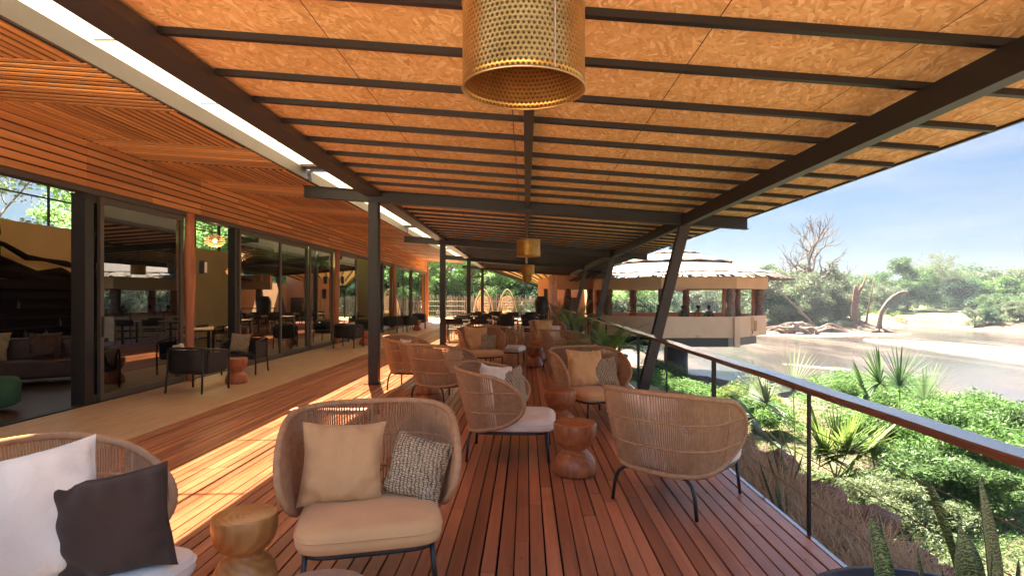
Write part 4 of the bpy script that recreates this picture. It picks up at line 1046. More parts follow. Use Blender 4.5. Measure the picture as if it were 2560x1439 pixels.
q.tube([(-.6,0,-.1),(-.5,0,.5),(-.1,.1,1.05),(.5,0,1.1),(1.0,0,.7),(1.7,0,.25)], [.34,.36,.30,.28,.24,.1], 9).build('trunk', MAT['bark_pale'], dw, smooth=True)

# ------------------------------------------------------------------ round pavilion
PC = (7.9, 31.0, 0)
pv = thing('river_pavilion', 'round shingle roofed pavilion on a dark pillar over the river', 'pavilion', PC)
def octo(R_, z0, z1, t, n=8, rot=math.pi/8):
    m_ = MB()
    for k in range(n):
        a0, a1 = rot+2*math.pi*k/n, rot+2*math.pi*(k+1)/n
        o0, o1 = (R_*math.cos(a0), R_*math.sin(a0)), (R_*math.cos(a1), R_*math.sin(a1)); f = (R_-t)/R_
        i0, i1 = (o0[0]*f, o0[1]*f), (o1[0]*f, o1[1]*f)
        m_.hexa([(*o0,z0),(*o1,z0),(*i1,z0),(*i0,z0),(*o0,z1),(*o1,z1),(*i1,z1),(*i0,z1)])
    return m_
octo(4.42, -.33, .635, .22).build('parapet', MAT['tan_wall'], pv)
octo(4.50, 1.93, 2.54, .25).build('roof_band', MAT['tan_wall'], pv)
MB().lathe([(0,-.33),(4.15,-.33),(4.15,-.20),(0,-.20)], 8).build('floor', MAT['conc'], pv)
MB().lathe([(0,-.78),(3.95,-.78),(3.95,-.335),(0,-.335)], 8).build('underside_slab', MAT['urn'], pv).rotation_euler = (0,0,R(22.5))
MB().lathe([(.62,-3.2),(.62,-.781)], 32).build('pillar', MAT['urn'], pv, smooth=True)
MB().lathe([(0,2.42),(4.4,2.42),(4.4,2.44),(0,2.44)], 8).build('ceiling', MAT['tan_wall2'], pv)
for s, k in ((1, 6), (-1, 5)):
    a = math.pi/8+2*math.pi*k/8
    MB().box(4.48*math.cos(a)-.12, 4.48*math.cos(a)+.12, 4.5*math.sin(a)-.1, 4.5*math.sin(a)+.12, -.74, .60).build('pier', MAT['tan_wall'], pv)
m_stone = MAT['rock']
for k in range(8):
    a = math.pi/8+2*math.pi*k/8 ; x, y = 4.1*math.cos(a), 4.1*math.sin(a)
    pts = [(x+.03*math.sin(t*3+k), y, -.2+2.13*t/8) for t in range(9)]
    MB().tube(pts, [.21+.03*math.sin(t*2.2+k) for t in range(9)], 10).build('stone_column', MAT['rock'], pv, smooth=True)
    if k in (6, 7, 0): MB().tube([(x-.28, y+.1, -.2), (x-.26, y+.1, 1.93)], .10, 9).build('timber_column', MAT['post'], pv, smooth=True)
x, y = .3, 3.9; MB().tube([(x,y,-.2),(x,y,1.93)], .24, 10).build('timber_column', MAT['bark'], pv, smooth=True)
# roof: cone of pale sheet with layered shakes
def cone(r0, z0, r1, z1, n=40, th=.05): return MB().lathe([(r0,z0),(r1,z1),(r1,z1+th),(r0,z0+th),(r0,z0)], n, caps=False)
cone(5.0, 2.66, 2.2, 3.32, 40).build('lower_roof', MAT['roofsheet'], pv, smooth=False)
cone(2.75, 3.34, .9, 3.78, 32).build('upper_roof', MAT['roofsheet'], pv)
cone(1.1, 3.83, .05, 4.0, 24).build('roof_cap', MAT['roofsheet'], pv)
for r_, zz in ((2.78, 3.33), (1.12, 3.82), (5.0, 2.655)):
    MB().tube([(r_*math.cos(2*math.pi*k/64), r_*math.sin(2*math.pi*k/64), zz+.03*math.sin(k*1.3)) for k in range(64)], .045, 6, closed=True).build('roof_binding', MAT['bark'], pv, smooth=True)
MB().box(-.35, -.05, -.15, .15, 3.9, 4.45).build('chimney', MAT['urn'], pv)
q = MB(); rs = random.Random(3)
for layer, (ro, ri, zo, zi) in enumerate(((5.62, 4.85, 2.40, 2.70), (5.35, 4.7, 2.50, 2.76))):
    n = 230
    for k in range(n):
        a = 2*math.pi*(k+rs.uniform(-.3,.3))/n; w = .075*rs.uniform(.7,1.4); r0 = ro+rs.uniform(-.22,.10); dz = rs.uniform(-.03,.03); tw = rs.uniform(-.05,.05)
        c, s_ = math.cos(a), math.sin(a); tx, ty = -s_, c
        def sp3(r, zz, w_): return (r*c+tx*(w_+tw*(r-ri)), r*s_+ty*(w_+tw*(r-ri)), zz)
        zz0 = zo+dz; q.hexa([sp3(r0,zz0,-w),sp3(r0,zz0,w),sp3(ri,zi,w),sp3(ri,zi,-w),sp3(r0,zz0+.025,-w),sp3(r0,zz0+.025,w),sp3(ri,zi+.025,w),sp3(ri,zi+.025,-w)])
q.build('eave_shakes', MAT['shake'], pv)

# people sitting in the pavilion
def seated(label, X, Y, rot, shirt, lean=0, arm=0):
    me = bpy.data.meshes.new('person')
    J = [(0,0,.50,.12,.10),(0,-.01,.66,.135,.10),(0,.0,.84,.155,.10),(0,.0,.98,.10,.075),(0,-.01,1.06,.05,.05),(0,-.02,1.13,.072,.082),(0,-.02,1.22,.078,.092),(0,-.01,1.29,.045,.05),
         (.17,0,.96,.055,.055),(.22,-.03,.74,.042,.042),(.16,-.24,.62+arm,.032,.032),(.13,-.30,.63+arm,.03,.035),
         (-.17,0,.96,.055,.055),(-.22,-.03,.74,.042,.042),(-.17,-.24,.62,.032,.032),(-.13,-.30,.63,.03,.035),
         (.10,-.12,.50,.085,.08),(.12,-.42,.50,.06,.06),(.12,-.44,.10,.042,.042),(.12,-.56,.05,.04,.03),
         (-.10,-.12,.50,.085,.08),(-.12,-.42,.50,.06,.06),(-.12,-.44,.10,.042,.042),(-.12,-.56,.05,.04,.03)]
    E = [(0,1),(1,2),(2,3),(3,4),(4,5),(5,6),(6,7),(3,8),(8,9),(9,10),(10,11),(3,12),(12,13),(13,14),(14,15),(0,16),(16,17),(17,18),(18,19),(0,20),(20,21),(21,22),(22,23)]
    me.from_pydata([(j[0], j[1]+lean*(j[2]-.5), j[2]) for j in J], E, []); o = bpy.data.objects.new('person', me); COL.objects.link(o)
    o.modifiers.new('skin', 'SKIN'); 
    for i, j in enumerate(J): me.skin_vertices[0].data[i].radius = (j[3], j[4])
    me.skin_vertices[0].data[0].use_root = True
    sb = o.modifiers.new('s', 'SUBSURF'); sb.levels = 1; sb.render_levels = 1
    dg = bpy.context.evaluated_depsgraph_get(); nm = bpy.data.meshes.new_from_object(o.evaluated_get(dg))
    bpy.data.objects.remove(o); o = bpy.data.objects.new('person', nm); COL.objects.link(o)
    nm.materials.clear(); nm.materials.append(MAT['skin']); nm.materials.append(MAT[shirt]); nm.materials.append(MAT['charcoal'])
    for p_ in nm.polygons:
        c = p_.center; p_.use_smooth = True
        p_.material_index = 1 if (.52 < c.z < 1.03 and c.y > -.2+lean*.3) else (2 if c.z <= .55 and c.z > .12 else 0)
    o.location = (X, Y, -.20); o.rotation_euler = (0, 0, rot)
    h_ = MB().lathe([(.0,.10),(.06,.085),(.088,.04),(.092,-.01),(.08,-.06),(.05,-.09)], 14, (0, .012+lean*.72, 1.235)).build('hair', MAT['hair'], o, smooth=True)
    tag(o, label, 'person', 'people seated in the pavilion'); return o
seated('person in orange top seated at the left opening of the pavilion', 5.35, 29.6, 2.2, 'shirt1')
seated('person in pale top leaning forward just left of the leaning column in the pavilion', 6.75, 30.6, 1.4, 'shirt3', -.25)
seated('person in dark green top seated right behind the leaning column in the pavilion', 8.05, 30.2, 2.6, 'shirt2')
seated('long haired person in ochre top seated left of the dark pavilion post', 8.55, 29.6, 1.9, 'shirt1', -.2)
seated('person in olive top seated right of the dark pavilion post, back to the terrace', 9.3, 29.9, 3.0, 'shirt2')
def sofa(name, label, X, Y, L, rot, m, group=None):
    t = thing(name, label, 'sofa', (X, Y, -.2), rot, group)
    MB().box(-L/2, L/2, -.38, .38, .12, .43).build('seat', MAT[m], t, bevel=.04); MB().box(-L/2, L/2, .385, .55, .12, .80).build('backrest', MAT[m], t, bevel=.05)
    for s in (-1, 1): MB().box(s*L/2-(.0 if s > 0 else .15), s*L/2+(.15 if s > 0 else 0), -.38, .55, .12, .62).build('arm', MAT[m], t, bevel=.04)
    for sx in (-1, 1):
        for sy in (-.3, .45): MB().box(sx*(L/2-.08)-.03, sx*(L/2-.08)+.03, sy-.03, sy+.03, .0, .119).build('leg', MAT['black'], t)
    return t
sofa('sofa', 'ochre sofa inside the pavilion behind the parapet', 9.9, 28.6, 2.0, R(180), 'tan_fab2', 'pavilion seating')
sofa('sofa', 'tan sofa on the left inside the pavilion', 6.6, 28.4, 2.0, R(180), 'tan_fab', 'pavilion seating')
sofa('sofa', 'sofa at the right end of the pavilion', 11.0, 30.3, 1.5, R(-90), 'tan_fab2', 'pavilion seating')

# ochre wing that joins pavilion and terrace
wg = thing('ochre_wing', 'ochre rendered wing with stone columns behind the potted palms', 'building', (1.6, 40, 0)); WB = (1.6, 40, 0)
P('wall', MB().box(.85, 3.9, 41.0, 41.25, -.3, 4.6), MAT['tan_wall2'], wg, WB)
P('low_wall', MB().box(1.9, 4.6, 33.0, 33.25, -.9, .62), MAT['tan_wall'], wg, WB)
P('side_wall', MB().box(3.9, 4.15, 33.6, 41.25, -2.6, 2.45), MAT['tan_wall2'], wg, WB)
P('lintel_band', MB().box(1.7, 4.2, 33.0, 33.3, 1.95, 2.75), MAT['tan_wall'], wg, WB)
w_ = P('window', MB().box(2.7, 3.6, 40.93, 40.995, -.2, 1.5), MAT['black'], wg, WB)
for x in (2.35, 3.6): P('stone_column', rough_post(x, 33.15, .2, 2.0, x), MAT['rock'], wg, WB, smooth=True)
P('stone_column', rough_post(1.85, 39.5, .28, 3.9, 2), MAT['rock'], wg, WB, smooth=True)
P('wall_sconce', MB().box(1.25, 1.5, 40.88, 40.99, 1.4, 2.1), MAT['black'], wg, WB)
q = MB()
for k in range(16): x = .95+k*.115; q.tube([(x, 40.8, 0), (x+random.uniform(-.03,.03), 40.8, random.uniform(1.0,1.5))], .035, 6)
P('bamboo_screen', q, MAT['bamboo'], wg, WB)
# second canopy beyond, orange underside
c2 = thing('far_canopy', 'orange boarded canopy with dark rafters beyond the end of the terrace', 'canopy', (0, 40, 0)); C2 = (0, 40, 0)
A0, A1, A2, A3 = Vector((-2.4,38.2,3.42)), Vector((3.2,38.2,3.02)), Vector((3.2,44.5,2.45)), Vector((.9,44.5,2.42))
P('board_ceiling', MB().hexa([A0,A1,A2,A3]+[v+Vector((0,0,.04)) for v in (A0,A1,A2,A3)]), MAT['osb'], c2, C2)
for k in range(9):
    f = (k+.5)/9; P('rafter', MB().beam(A0.lerp(A1,f)-Vector((0,0,.05)), A3.lerp(A2,f)-Vector((0,0,.05)), .06, .08), MAT['steel'], c2, C2)
P('edge_beam', MB().beam(A0-Vector((0,0,.1)), A3-Vector((0,0,.1)), .08, .14), MAT['steel'], c2, C2); P('edge_beam', MB().beam(A3-Vector((0,0,.1)), A2-Vector((0,0,.1)), .08, .14), MAT['steel'], c2, C2)
P('column', MB().box(.95,1.05,44.3,44.4,-.05,2.36), MAT['steel'], c2, C2)

# ------------------------------------------------------------------ garden beyond the terrace end
fc = thing('picket_fence', 'weathered picket fence closing the garden beyond the terrace', 'fence', (-5, 47, 0)); FB = (-5, 47, 0)
q = MB(); x = -14
while x < 5:
    h = random.uniform(1.35, 1.75); q.tube([(x, 47+random.uniform(-.03,.03), -.1), (x+random.uniform(-.04,.04), 47, h)], random.uniform(.035,.055), 6); x += random.uniform(.11, .17)
P('pickets', q, MAT['fence'], fc, FB)
for zz in (.35, 1.15): P('fence_rail', MB().box(-14, 5, 46.9, 46.95, zz, zz+.07), MAT['fence'], fc, FB)
gt = thing('wire_gate', 'pale metal gate rail in front of the picket fence', 'gate', (-6, 44, 0))
for x in (-9.2, -7.6, -6.0, -4.6): P('upright', MB().tube([(x,44,0),(x,44,1.25)], .022, 6), MAT['bark_pale'], gt, (-6,44,0))
for zz in (.1, .5, .85, 1.22): P('bar', MB().tube([(-9.2,44,zz),(-4.6,44,zz)], .016, 6), MAT['bark_pale'], gt, (-6,44,0))
def egg(label, X, Y):
    t = thing('hanging_egg_chair', label, 'swing chair', (X, Y, 0), group='hanging egg chairs in the garden')
    for s in (-.16, .16):
        MB().tube([(-.72+s*.3,s*3,0),(-.66,s*2,.6),(-.48,s,1.4),(-.2,s*.3,1.95),(0,0,2.1),(.2,s*.3,1.95),(.48,s,1.4),(.66,s*2,.6),(.72-s*.3,s*3,0)], .04, 8).build('hoop', MAT['wicker'], t, smooth=True)
    q = MB()
    for k in range(12):
        a = math.pi*k/12+math.pi*.5; pts = []
        for j in range(11):
            b = math.pi*(j/10); r = .46*math.sin(b)**.8; pts.append((r*math.sin(a)*1.0 if False else r*math.cos(a*1.0+math.pi*.5), .30*math.sin(a)*math.sin(b)+.1, .35+.62*(1-math.cos(b))))
        q.tube(pts, .022, 5)
    for j in range(1, 10):
        b = math.pi*j/10; r = .46*math.sin(b)**.8
        q.tube([(r*math.cos(g), .32*math.sin(g)*math.sin(b)+.1, .35+.62*(1-math.cos(b))) for g in np.linspace(0, math.pi, 14)], .022, 5)
    q.build('basket', MAT['wicker'], t, smooth=True)
    MB().lathe([(0,.36),(.34,.38),(.38,.46),(.30,.52),(0,.54)], 20).build('seat_pad', MAT['tan_fab'], t, smooth=True)
    MB().tube([(0,.05,1.58),(0,0,2.08)], .01, 5).build('chain', MAT['black'], t)
    return t
egg('left hanging egg chair on a hoop stand beyond the dining tables', -3.0, 41.5); egg('right hanging egg chair on a hoop stand beyond the dining tables', -1.35, 42.5)
TM['gard'] = tree_meshes(51, 9, .38, 5, 42000, .10, .85, .8, .03, squash=.45, stems=2, first=.26, leaf='leaf_garden', bark='bark')
TM['gard2'] = tree_meshes(55, 8.5, .34, 5, 42000, .10, .85, .85, .0, squash=.45, stems=2, first=.26, leaf='leaf_garden', bark='bark')
for k, (mk_, X, Y, s_, lab) in enumerate((('gard', -8.5, 52, .95, 'broad feathery garden tree behind the fence on the left'), ('gard2', -4.2, 54, .95, 'feathery garden tree behind the egg chairs'),
        ('gard', -.3, 53, .9, 'leaning garden tree left of the far canopy'), ('gard2', -13, 50, .9, 'garden tree beyond the corner of the lodge'), ('gard2', 1.5, 58, 1.1, 'tall garden tree rising behind the ochre wing'), ('gard', 5.5, 56, 1.05, 'tall tree rising behind the pavilion roof'),
        ('gard', -6.3, 62, 1.1, 'second line garden tree in the middle'), ('gard2', -17, 60, 1.2, 'second line garden tree on the left'))):
    place(*TM[mk_], 'tree', lab, 'tree', (X, Y, 0), k*1.9, (s_, s_, s_*.9), 'garden trees beyond the terrace')
for k, (mk_, X, Y, s_, lab) in enumerate((('bushbright', -2.2, 48.8, .5, 'bright bush behind the right egg chair'), ('bushdark', 0.2, 48.5, .62, 'dark green bush left of the ochre wing'), ('bushbright', -9.5, 49, .5, 'bright bush behind the fence by the lodge corner'), ('bushy', -5.6, 49.5, .5, 'green bush behind the fence in the middle'))):
    place(*TM[mk_], 'bush', lab, 'bush', (X, Y, 0), k*1.9, (s_*1.2, s_*1.2, s_), 'garden bushes behind the fence')
# trees behind the lodge, seen through its clerestory
for k, (Y, mk_, lab) in enumerate(((9, 'airy', 'nearest tree seen through the lounge windows'), (15, 'gard2', 'branching tree seen through the lounge windows'), (21, 'airy', 'airy tree outside the dining room windows'), (28, 'gard', 'green tree outside the rear of the dining room'), (36, 'gard2', 'tree outside the far rear corner of the lodge'))):
    place(*TM[mk_], 'tree', lab, 'tree', (-17.5-(k % 2)*1.5, Y, -.3), k*1.3+.5, (.95,.95,.95), 'trees behind the lodge')

# ------------------------------------------------------------------ interior furniture
IB = 0
s_ = sofa('sofa', 'brown leather sofa with gold cushions inside the open lounge', -8.7, 10.6, 2.3, R(35), 'brown_leather'); s_.location.z = 0
pillow('gold satin cushion at the left end of the brown lounge sofa', MAT['gold_fab'], .27, .11, (-9.35, 10.2, .43), R(25), R(18), R(3), 31, 'gold cushions on the lounge sofa')
pillow('gold satin cushion at the right end of the brown lounge sofa', MAT['gold_fab'], .27, .11, (-8.1, 11.1, .43), R(55), R(18), R(8), 32, 'gold cushions on the lounge sofa')
pillow('brown cushion in the middle of the lounge sofa', MAT['brown_leather'], .25, .10, (-8.75, 10.7, .43), R(35), R(18), 0, 33, 'gold cushions on the lounge sofa')
o = MB().lathe([(0,.08),(.38,.08),(.43,.12),(.44,.38),(.40,.45),(0,.47)], 32).build('pouf', MAT['green_fab'], smooth=True); o.location = (-7.35, 7.9, -.01); tag(o, 'green velvet pouf just inside the open lounge door', 'pouf')
def pend(label, X, Y, zz):
    t = thing('wicker_pendant', label, 'lamp', (X, Y, zz), group='woven pendants inside the dining room')
    q = MB()
    for j in range(8):
        a = math.pi*(.12+.76*j/7); q.tube([(.26*math.sin(a)*math.cos(g), .26*math.sin(a)*math.sin(g), .16*math.cos(a)) for g in np.linspace(0, 2*math.pi, 20)[:-1]], .012, 5, closed=True)
    q.build('woven_shade', MAT['wicker'], t, smooth=True)
    MB().lathe([(0,-.05),(.045,-.02),(.05,.02),(0,.06)], 12).build('bulb', MAT['bulb'], t, smooth=True)
    MB().tube([(0,0,.15),(0,0,4.84-zz)], .006, 5).build('cord', MAT['black'], t); return t
for X, Y, zz, lab in ((-8.2, 15.5, 3.02, 'upper woven pendant glowing inside the dining room'), (-8.8, 14.2, 2.55, 'lowest woven pendant glowing inside the dining room'), (-7.9, 16.4, 2.72, 'right woven pendant glowing inside the dining room'), (-8.6, 17.4, 2.3, 'low rear woven pendant glowing inside the dining room')):
    pend(lab, X, Y, zz)
    pl = bpy.data.lights.new('pendant_light', 'POINT'); pl.energy = 2.5; pl.color = (1, .62, .3); pl.shadow_soft_size = .05
    po = bpy.data.objects.new('pendant_light', pl); COL.objects.link(po); po.location = (X, Y, zz-.12)
for k, (X, Y) in enumerate(((-8.3, 15.5), (-9.0, 19.5), (-8.0, 23.5), (-8.6, 28.0))):
    dup(pt, ['indoor dining table closest to the lounge', 'second indoor dining table after the lounge', 'third indoor dining table after the lounge', 'indoor dining table farthest from the lounge'][k], (X, Y, -.01), R(90), 'dining tables indoors')
    for j, (dx, dy, dg, sl_) in enumerate(((-.65, -.4, -90, 'window-far'), (-.65, .4, -90, 'rear'), (.65, -.4, 90, 'front'), (.65, .4, 90, 'front rear'))):
        dup(pc, 'dark dining chair indoors at the %s table, %s side' % (['closest', 'second', 'third', 'farthest'][k], sl_), (X+dx, Y+dy, -.01), R(dg), 'dining chairs indoors')

# ------------------------------------------------------------------ potted plants
def fan_leaf(m_, base, d, L, width, droop, nseg=8):
    """one tapering strip leaf"""
    d = Vector(d).normalized(); side = d.cross(Vector((0,0,1))); side = side.normalized() if side.length > 1e-3 else Vector((1,0,0))
    b = len(m_.v); p = Vector(base); dd = d.copy()
    for k in range(nseg+1):
        t = k/nseg; w = width*(math.sin(math.pi*min(1, .12+t*.88))**.8)*(1-t*.3)
        if k == nseg: w = .0005
        m_.v.append(tuple(p-side*w)); m_.v.append(tuple(p+side*w))
        dd = (dd+Vector((0,0,-droop/nseg))).normalized(); p = p+dd*L/nseg
    for k in range(nseg): m_.f.append((b+2*k, b+2*k+1, b+2*k+3, b+2*k+2))
def palm_frond(m_, base, d, L, droop, nl=26, ll=.26, lw=.011, stemmb=None):
    d = Vector(d).normalized(); p = Vector(base); dd = d.copy(); pts = [p.copy()]; dirs = [dd.copy()]
    for k in range(nl):
        dd = (dd+Vector((0,0,-droop/nl))).normalized(); p = p+dd*L/nl; pts.append(p.copy()); dirs.append(dd.copy())
    (stemmb or m_).tube(pts[::3]+[pts[-1]], [.007*(1-.8*i/len(pts[::3])) for i in range(len(pts[::3])+1)], 4, cap=False)
    for k in range(int(nl*.22), nl+1):
        t = k/nl; l_ = ll*math.sin(math.pi*(.15+.8*t))**.7
        side = dirs[k].cross(Vector((0,0,1))).normalized()
        for s in (-1, 1):
            v = (dirs[k]*.75+side*s*.8+Vector((0,0,.25))).normalized(); fan_leaf(m_, pts[k], v, l_*random.uniform(.85,1.1), lw, random.uniform(.5,1.1), 4)
def pot_mb(r, h, foot=.6): return MB().lathe([(0,0),(r*foot,0),(r*(foot+.12),.03),(r*.92,h*.62),(r,h-.02),(r,h),(r*.93,h),(r*.9,h-.05),(0,h-.055)], 36)
def potted(label, X, Y, r, h, m, plantfn, leafmat, name='potted_palm', cat='potted plant'):
    t = thing(name, label, cat, (X, Y, 0)); p = pot_mb(r, h).build('pot', MAT[m], t, smooth=True)
    MB().lathe([(0,h-.052),(r*.9,h-.05)], 24).build('soil', MAT['soil'], p)
    q = MB(); plantfn(q, h-.05); q.build('leaves', MAT[leafmat], t, smooth=False); return t
def areca(q, h, n=17, L=.75, sp_=.9):
    for k in range(n):
        a = k*2.4+random.uniform(-.3,.3); e = random.uniform(.25, 1.0)*sp_
        palm_frond(q, (.06*math.cos(a), .06*math.sin(a), h), (math.cos(a)*e, math.sin(a)*e, 1), L*random.uniform(.75,1.15), random.uniform(1.0,1.9))
random.seed(21)
potted('potted palm with arching fronds beside the leaning column', 1.60, 11.2, .34, .45, 'pot_grey', lambda q, h: areca(q, h, 26, .9), 'leaf_pot')
potted('taller potted palm farther along the railing', 1.50, 18.2, .33, .50, 'pot_grey', lambda q, h: areca(q, h, 20, 1.3, .75), 'leaf_pot')
potted('slim potted palm beside the urn at the deck end', 1.35, 24.5, .30, .5, 'pot_grey', lambda q, h: areca(q, h, 12, 1.2, .6), 'leaf')
def snake_leaf(m_, base, d, L, w, tw=0, curve=0.0):
    b = len(m_.v); n_ = 14; d = Vector(d).normalized(); side = d.cross(Vector((0,1,0.01))).normalized(); p = Vector(base); dd = d.copy()
    side = Matrix.Rotation(tw, 3, d) @ side
    for k in range(n_+1):
        t = k/n_; ww = w*(.62+.38*math.sin(math.pi*min(1, t*1.25)*.8))*(1 if t < .72 else max(.02, math.cos((t-.72)/.28*math.pi/2)**.8)); nr = dd.cross(side).normalized()
        th = .006*(1-t*.7)
        s2 = Matrix.Rotation(curve*t*1.5, 3, dd) @ side; nr = dd.cross(s2).normalized()
        for a, c in ((-1, .35), (-.5, .1), (0, 0), (.5, .1), (1, .35)): m_.v.append(tuple(p+s2*ww*a+nr*ww*c))
        for a, c in ((1, .35), (.5, .1), (0, 0), (-.5, .1), (-1, .35)): m_.v.append(tuple(p+s2*ww*a*.97+nr*(ww*c-th)))
        dd = (dd+side*curve*.10*math.sin(t*5)).normalized(); p = p+dd*L/n_
    for k in range(n_):
        for j in range(10): m_.f.append((b+k*10+j, b+k*10+(j+1) % 10, b+(k+1)*10+(j+1) % 10, b+(k+1)*10+j))
def snakes(q, h, lst):
    for (x, y, dx, dy, L, w, tw, cv) in lst: snake_leaf(q, (x, y, h-.03), (dx, dy, 1), L, w, tw, cv)
random.seed(4)
potted('snake plant in a pot beside the far railing', 1.30, 15.4, .24, .40, 'pot_grey', lambda q, h: snakes(q, h, [(random.uniform(-.12,.12), random.uniform(-.12,.12), random.uniform(-.3,.3), random.uniform(-.3,.3), random.uniform(.4,.7), .032, random.uniform(-1,1), .3) for _ in range(13)]), 'snake', 'potted_snake_plant')
sp0 = thing('potted_snake_plant', 'dark pot of tall striped snake plant in the lower right corner', 'potted plant', (1.40, 1.97, 0))
pp_ = pot_mb(.44, .45).build('pot', MAT['pot_dark'], sp0, smooth=True); MB().lathe([(0,.398),(.395,.40)], 24).build('soil', MAT['soil'], pp_)
for (x, y, dx, dy, L, w, tw, cv) in [(-.12,.05,-.10,.0,.32,.032,.2,.2), (-.09,.08,-.03,.1,.32,.020,.6,.3), (.07,.02,.06,.02,.29,.050,.0,.3), (.12,.12,-.02,.05,.44,.030,.5,.9), (.20,.10,-.02,0,.43,.030,.2,.3), (.03,.05,-.08,-.1,.17,.025,.8,.3), (.10,-.03,.15,.0,.25,.028,.2,.4), (-.02,.06,.1,.1,.20,.012,.2,.4), (.0,.0,.0,0,.15,.022,.4,.3), (.18,.02,.25,0,.2,.02,.4,.5)]:
    q = MB(); snake_leaf(q, (x*1.25, y, .38), (dx, dy, 1), L*1.12+.07, w*1.4, tw, cv); q.build('leaf', MAT['snake'], sp0, smooth=True)

# ------------------------------------------------------------------ bank vegetation near the deck
def fanpalm(label, X, Y, leaves, mat, group='fan palms on the bank'):
    t = thing('fan_palm', label, 'palm', (X, Y, gz1(X, Y)), group=group); q = MB(); st = MB()
    for (az, el, stem, L, n_) in leaves:
        d = Vector((math.cos(az)*math.cos(el), math.sin(az)*math.cos(el), math.sin(el)))
        p1 = d*stem*.5+Vector((0,0,.05)); p2 = d*stem+Vector((0,0,.02)); st.tube([(0,0,0), p1, p2], [.014,.011,.009], 5)
        side = d.cross(Vector((0,0,1))).normalized(); upv = side.cross(d).normalized()
        for k in range(n_):
            a = (k/(n_-1)-.5)*R(205); v = d*math.cos(a)+side*math.sin(a)+upv*.10*math.cos(a*2)
            fan_leaf(q, p2, v, L*(1-.25*abs(a)/2)*random.uniform(.92,1.05), .024, random.uniform(.1,.5), 5)
    st.build('stalks', MAT['leaf_yel'], t, smooth=True); q.build('fans', MAT[mat], t); return t
random.seed(9)
fanpalm('bright yellow-green fan palm below the railing', 5.75, 10.9, [(R(258),R(80),.55,1.0,52),(R(285),R(66),.6,1.0,48),(R(315),R(55),.6,.9,42),(R(205),R(58),.6,.95,44),(R(150),R(70),.7,.95,40),(R(270),R(25),.5,.7,30),(R(340),R(48),.85,.8,32),(R(230),R(15),.4,.65,28)], 'leaf_yel')
fanpalm('grey-green fan palm left of the bright one', 5.5, 12.0, [(R(190),R(62),1.4,1.05,40),(R(240),R(74),1.6,.95,38),(R(165),R(48),1.1,.9,34),(R(205),R(35),.9,.75,32)], 'palm_grey')
fanpalm('tall fan palm whose spiky fans show above the handrail', 7.9, 12.4, [(R(60),R(74),1.6,.95,38),(R(130),R(76),1.65,.92,36),(R(20),R(60),1.45,.92,36),(R(150),R(66),1.5,.88,34),(R(340),R(52),1.1,.82,32)], 'leaf')
def feathery(seed, h, rad, n_, size, leafmat, label, X, Y, name='shrub', group='shrubs on the near river bank', flat=.45, zs=.6, aspect=.26, stems=12):
    r_ = np.random.default_rng(seed); st = MB(); cents = []
    for k in range(stems):
        a = r_.uniform(0, 6.28); e = r_.uniform(.2, 1.0); L = rad*r_.uniform(.6, 1.05); pts = []
        for j in range(6):
            t = j/5; pts.append((math.cos(a)*L*t*e + .06*math.sin(j+k), math.sin(a)*L*t*e+.06*math.cos(j*1.7+k), h*(t**.8)*(1-.35*e*t*t)*r_.uniform(.9,1.05)))
        st.tube(pts, [.018*(1-.8*j/5) for j in range(6)], 4, cap=False); cents += pts[2:]
    K = 26
    for k in range(K):
        a = r_.uniform(0, 6.28); rr = rad*r_.random()**.5; cents.append((math.cos(a)*rr, math.sin(a)*rr, h*(.25+.6*r_.random())*(1-.5*(rr/rad)**2)))
    C_ = np.array(cents); pts = clump_points(C_, rad*.24*(.6+.7*rng.random(len(C_))), n_//len(C_), zs)
    pts = pts[pts[:,2] > -.05]
    t = thing(name, label, 'shrub', (X, Y, gz1(X, Y)), group=group)
    mk('foliage', quads_mesh('foliage', leaf_quads(pts, size, flat=flat, aspect=aspect)), MAT[leafmat], t); st.build('stems', MAT['bark'], t); return t
for a in [(61, 1.5, 1.6, 40000, .050, 'leaf_bright', 'large feathery green shrub filling the bank right of the fan palm', 7.6, 10.9),
          (62, 1.0, 1.1, 20000, .044, 'leaf', 'dark leafed shrub below the feathery one', 6.7, 9.5),
          (63, 1.3, 1.9, 36000, .052, 'leaf_bright', 'bright feathery shrub above the handrail on the right', 10.4, 14.0),
          (64, 1.5, 2.2, 34000, .046, 'leaf_bright', 'bright shrub toward the water behind the fan palms', 10.2, 17.2),
          (65, 1.2, 1.1, 20000, .048, 'leaf', 'green shrub cut by the right picture edge', 10.3, 12.6),
          (66, .95, 1.0, 18000, .042, 'leaf_bright', 'bright shrub left of the fan palms beyond the sand patch', 5.7, 14.6),
          (67, .8, 1.2, 16000, .045, 'leaf_bright', 'low bright shrub at the foot of the pavilion pillar', 5.4, 20.0),
          (68, .8, 1.0, 16000, .045, 'leaf_bright', 'small shrub between the leaning post and the river', 5.0, 17.4),
          (69, .8, 1.2, 14000, .045, 'leaf_yel', 'yellow-green shrub near the waterline', 7.2, 19.0),
          (70, 1.2, .9, 5000, .045, 'leaf_grey', 'sparse grey shrub standing against the water', 8.0, 20.5),
          (71, 1.0, 1.4, 16000, .045, 'leaf_bright', 'bright shrub under the second leaning post', 3.9, 20.5),
          (72, 1.0, 1.5, 16000, .045, 'leaf', 'green shrub beside the dark pillar of the pavilion', 6.0, 27.0),
          (73, .7, .9, 16000, .032, 'leaf_pale', 'pale low shrub in front of the dark leafed shrub', 5.5, 8.8)]: feathery(*a)
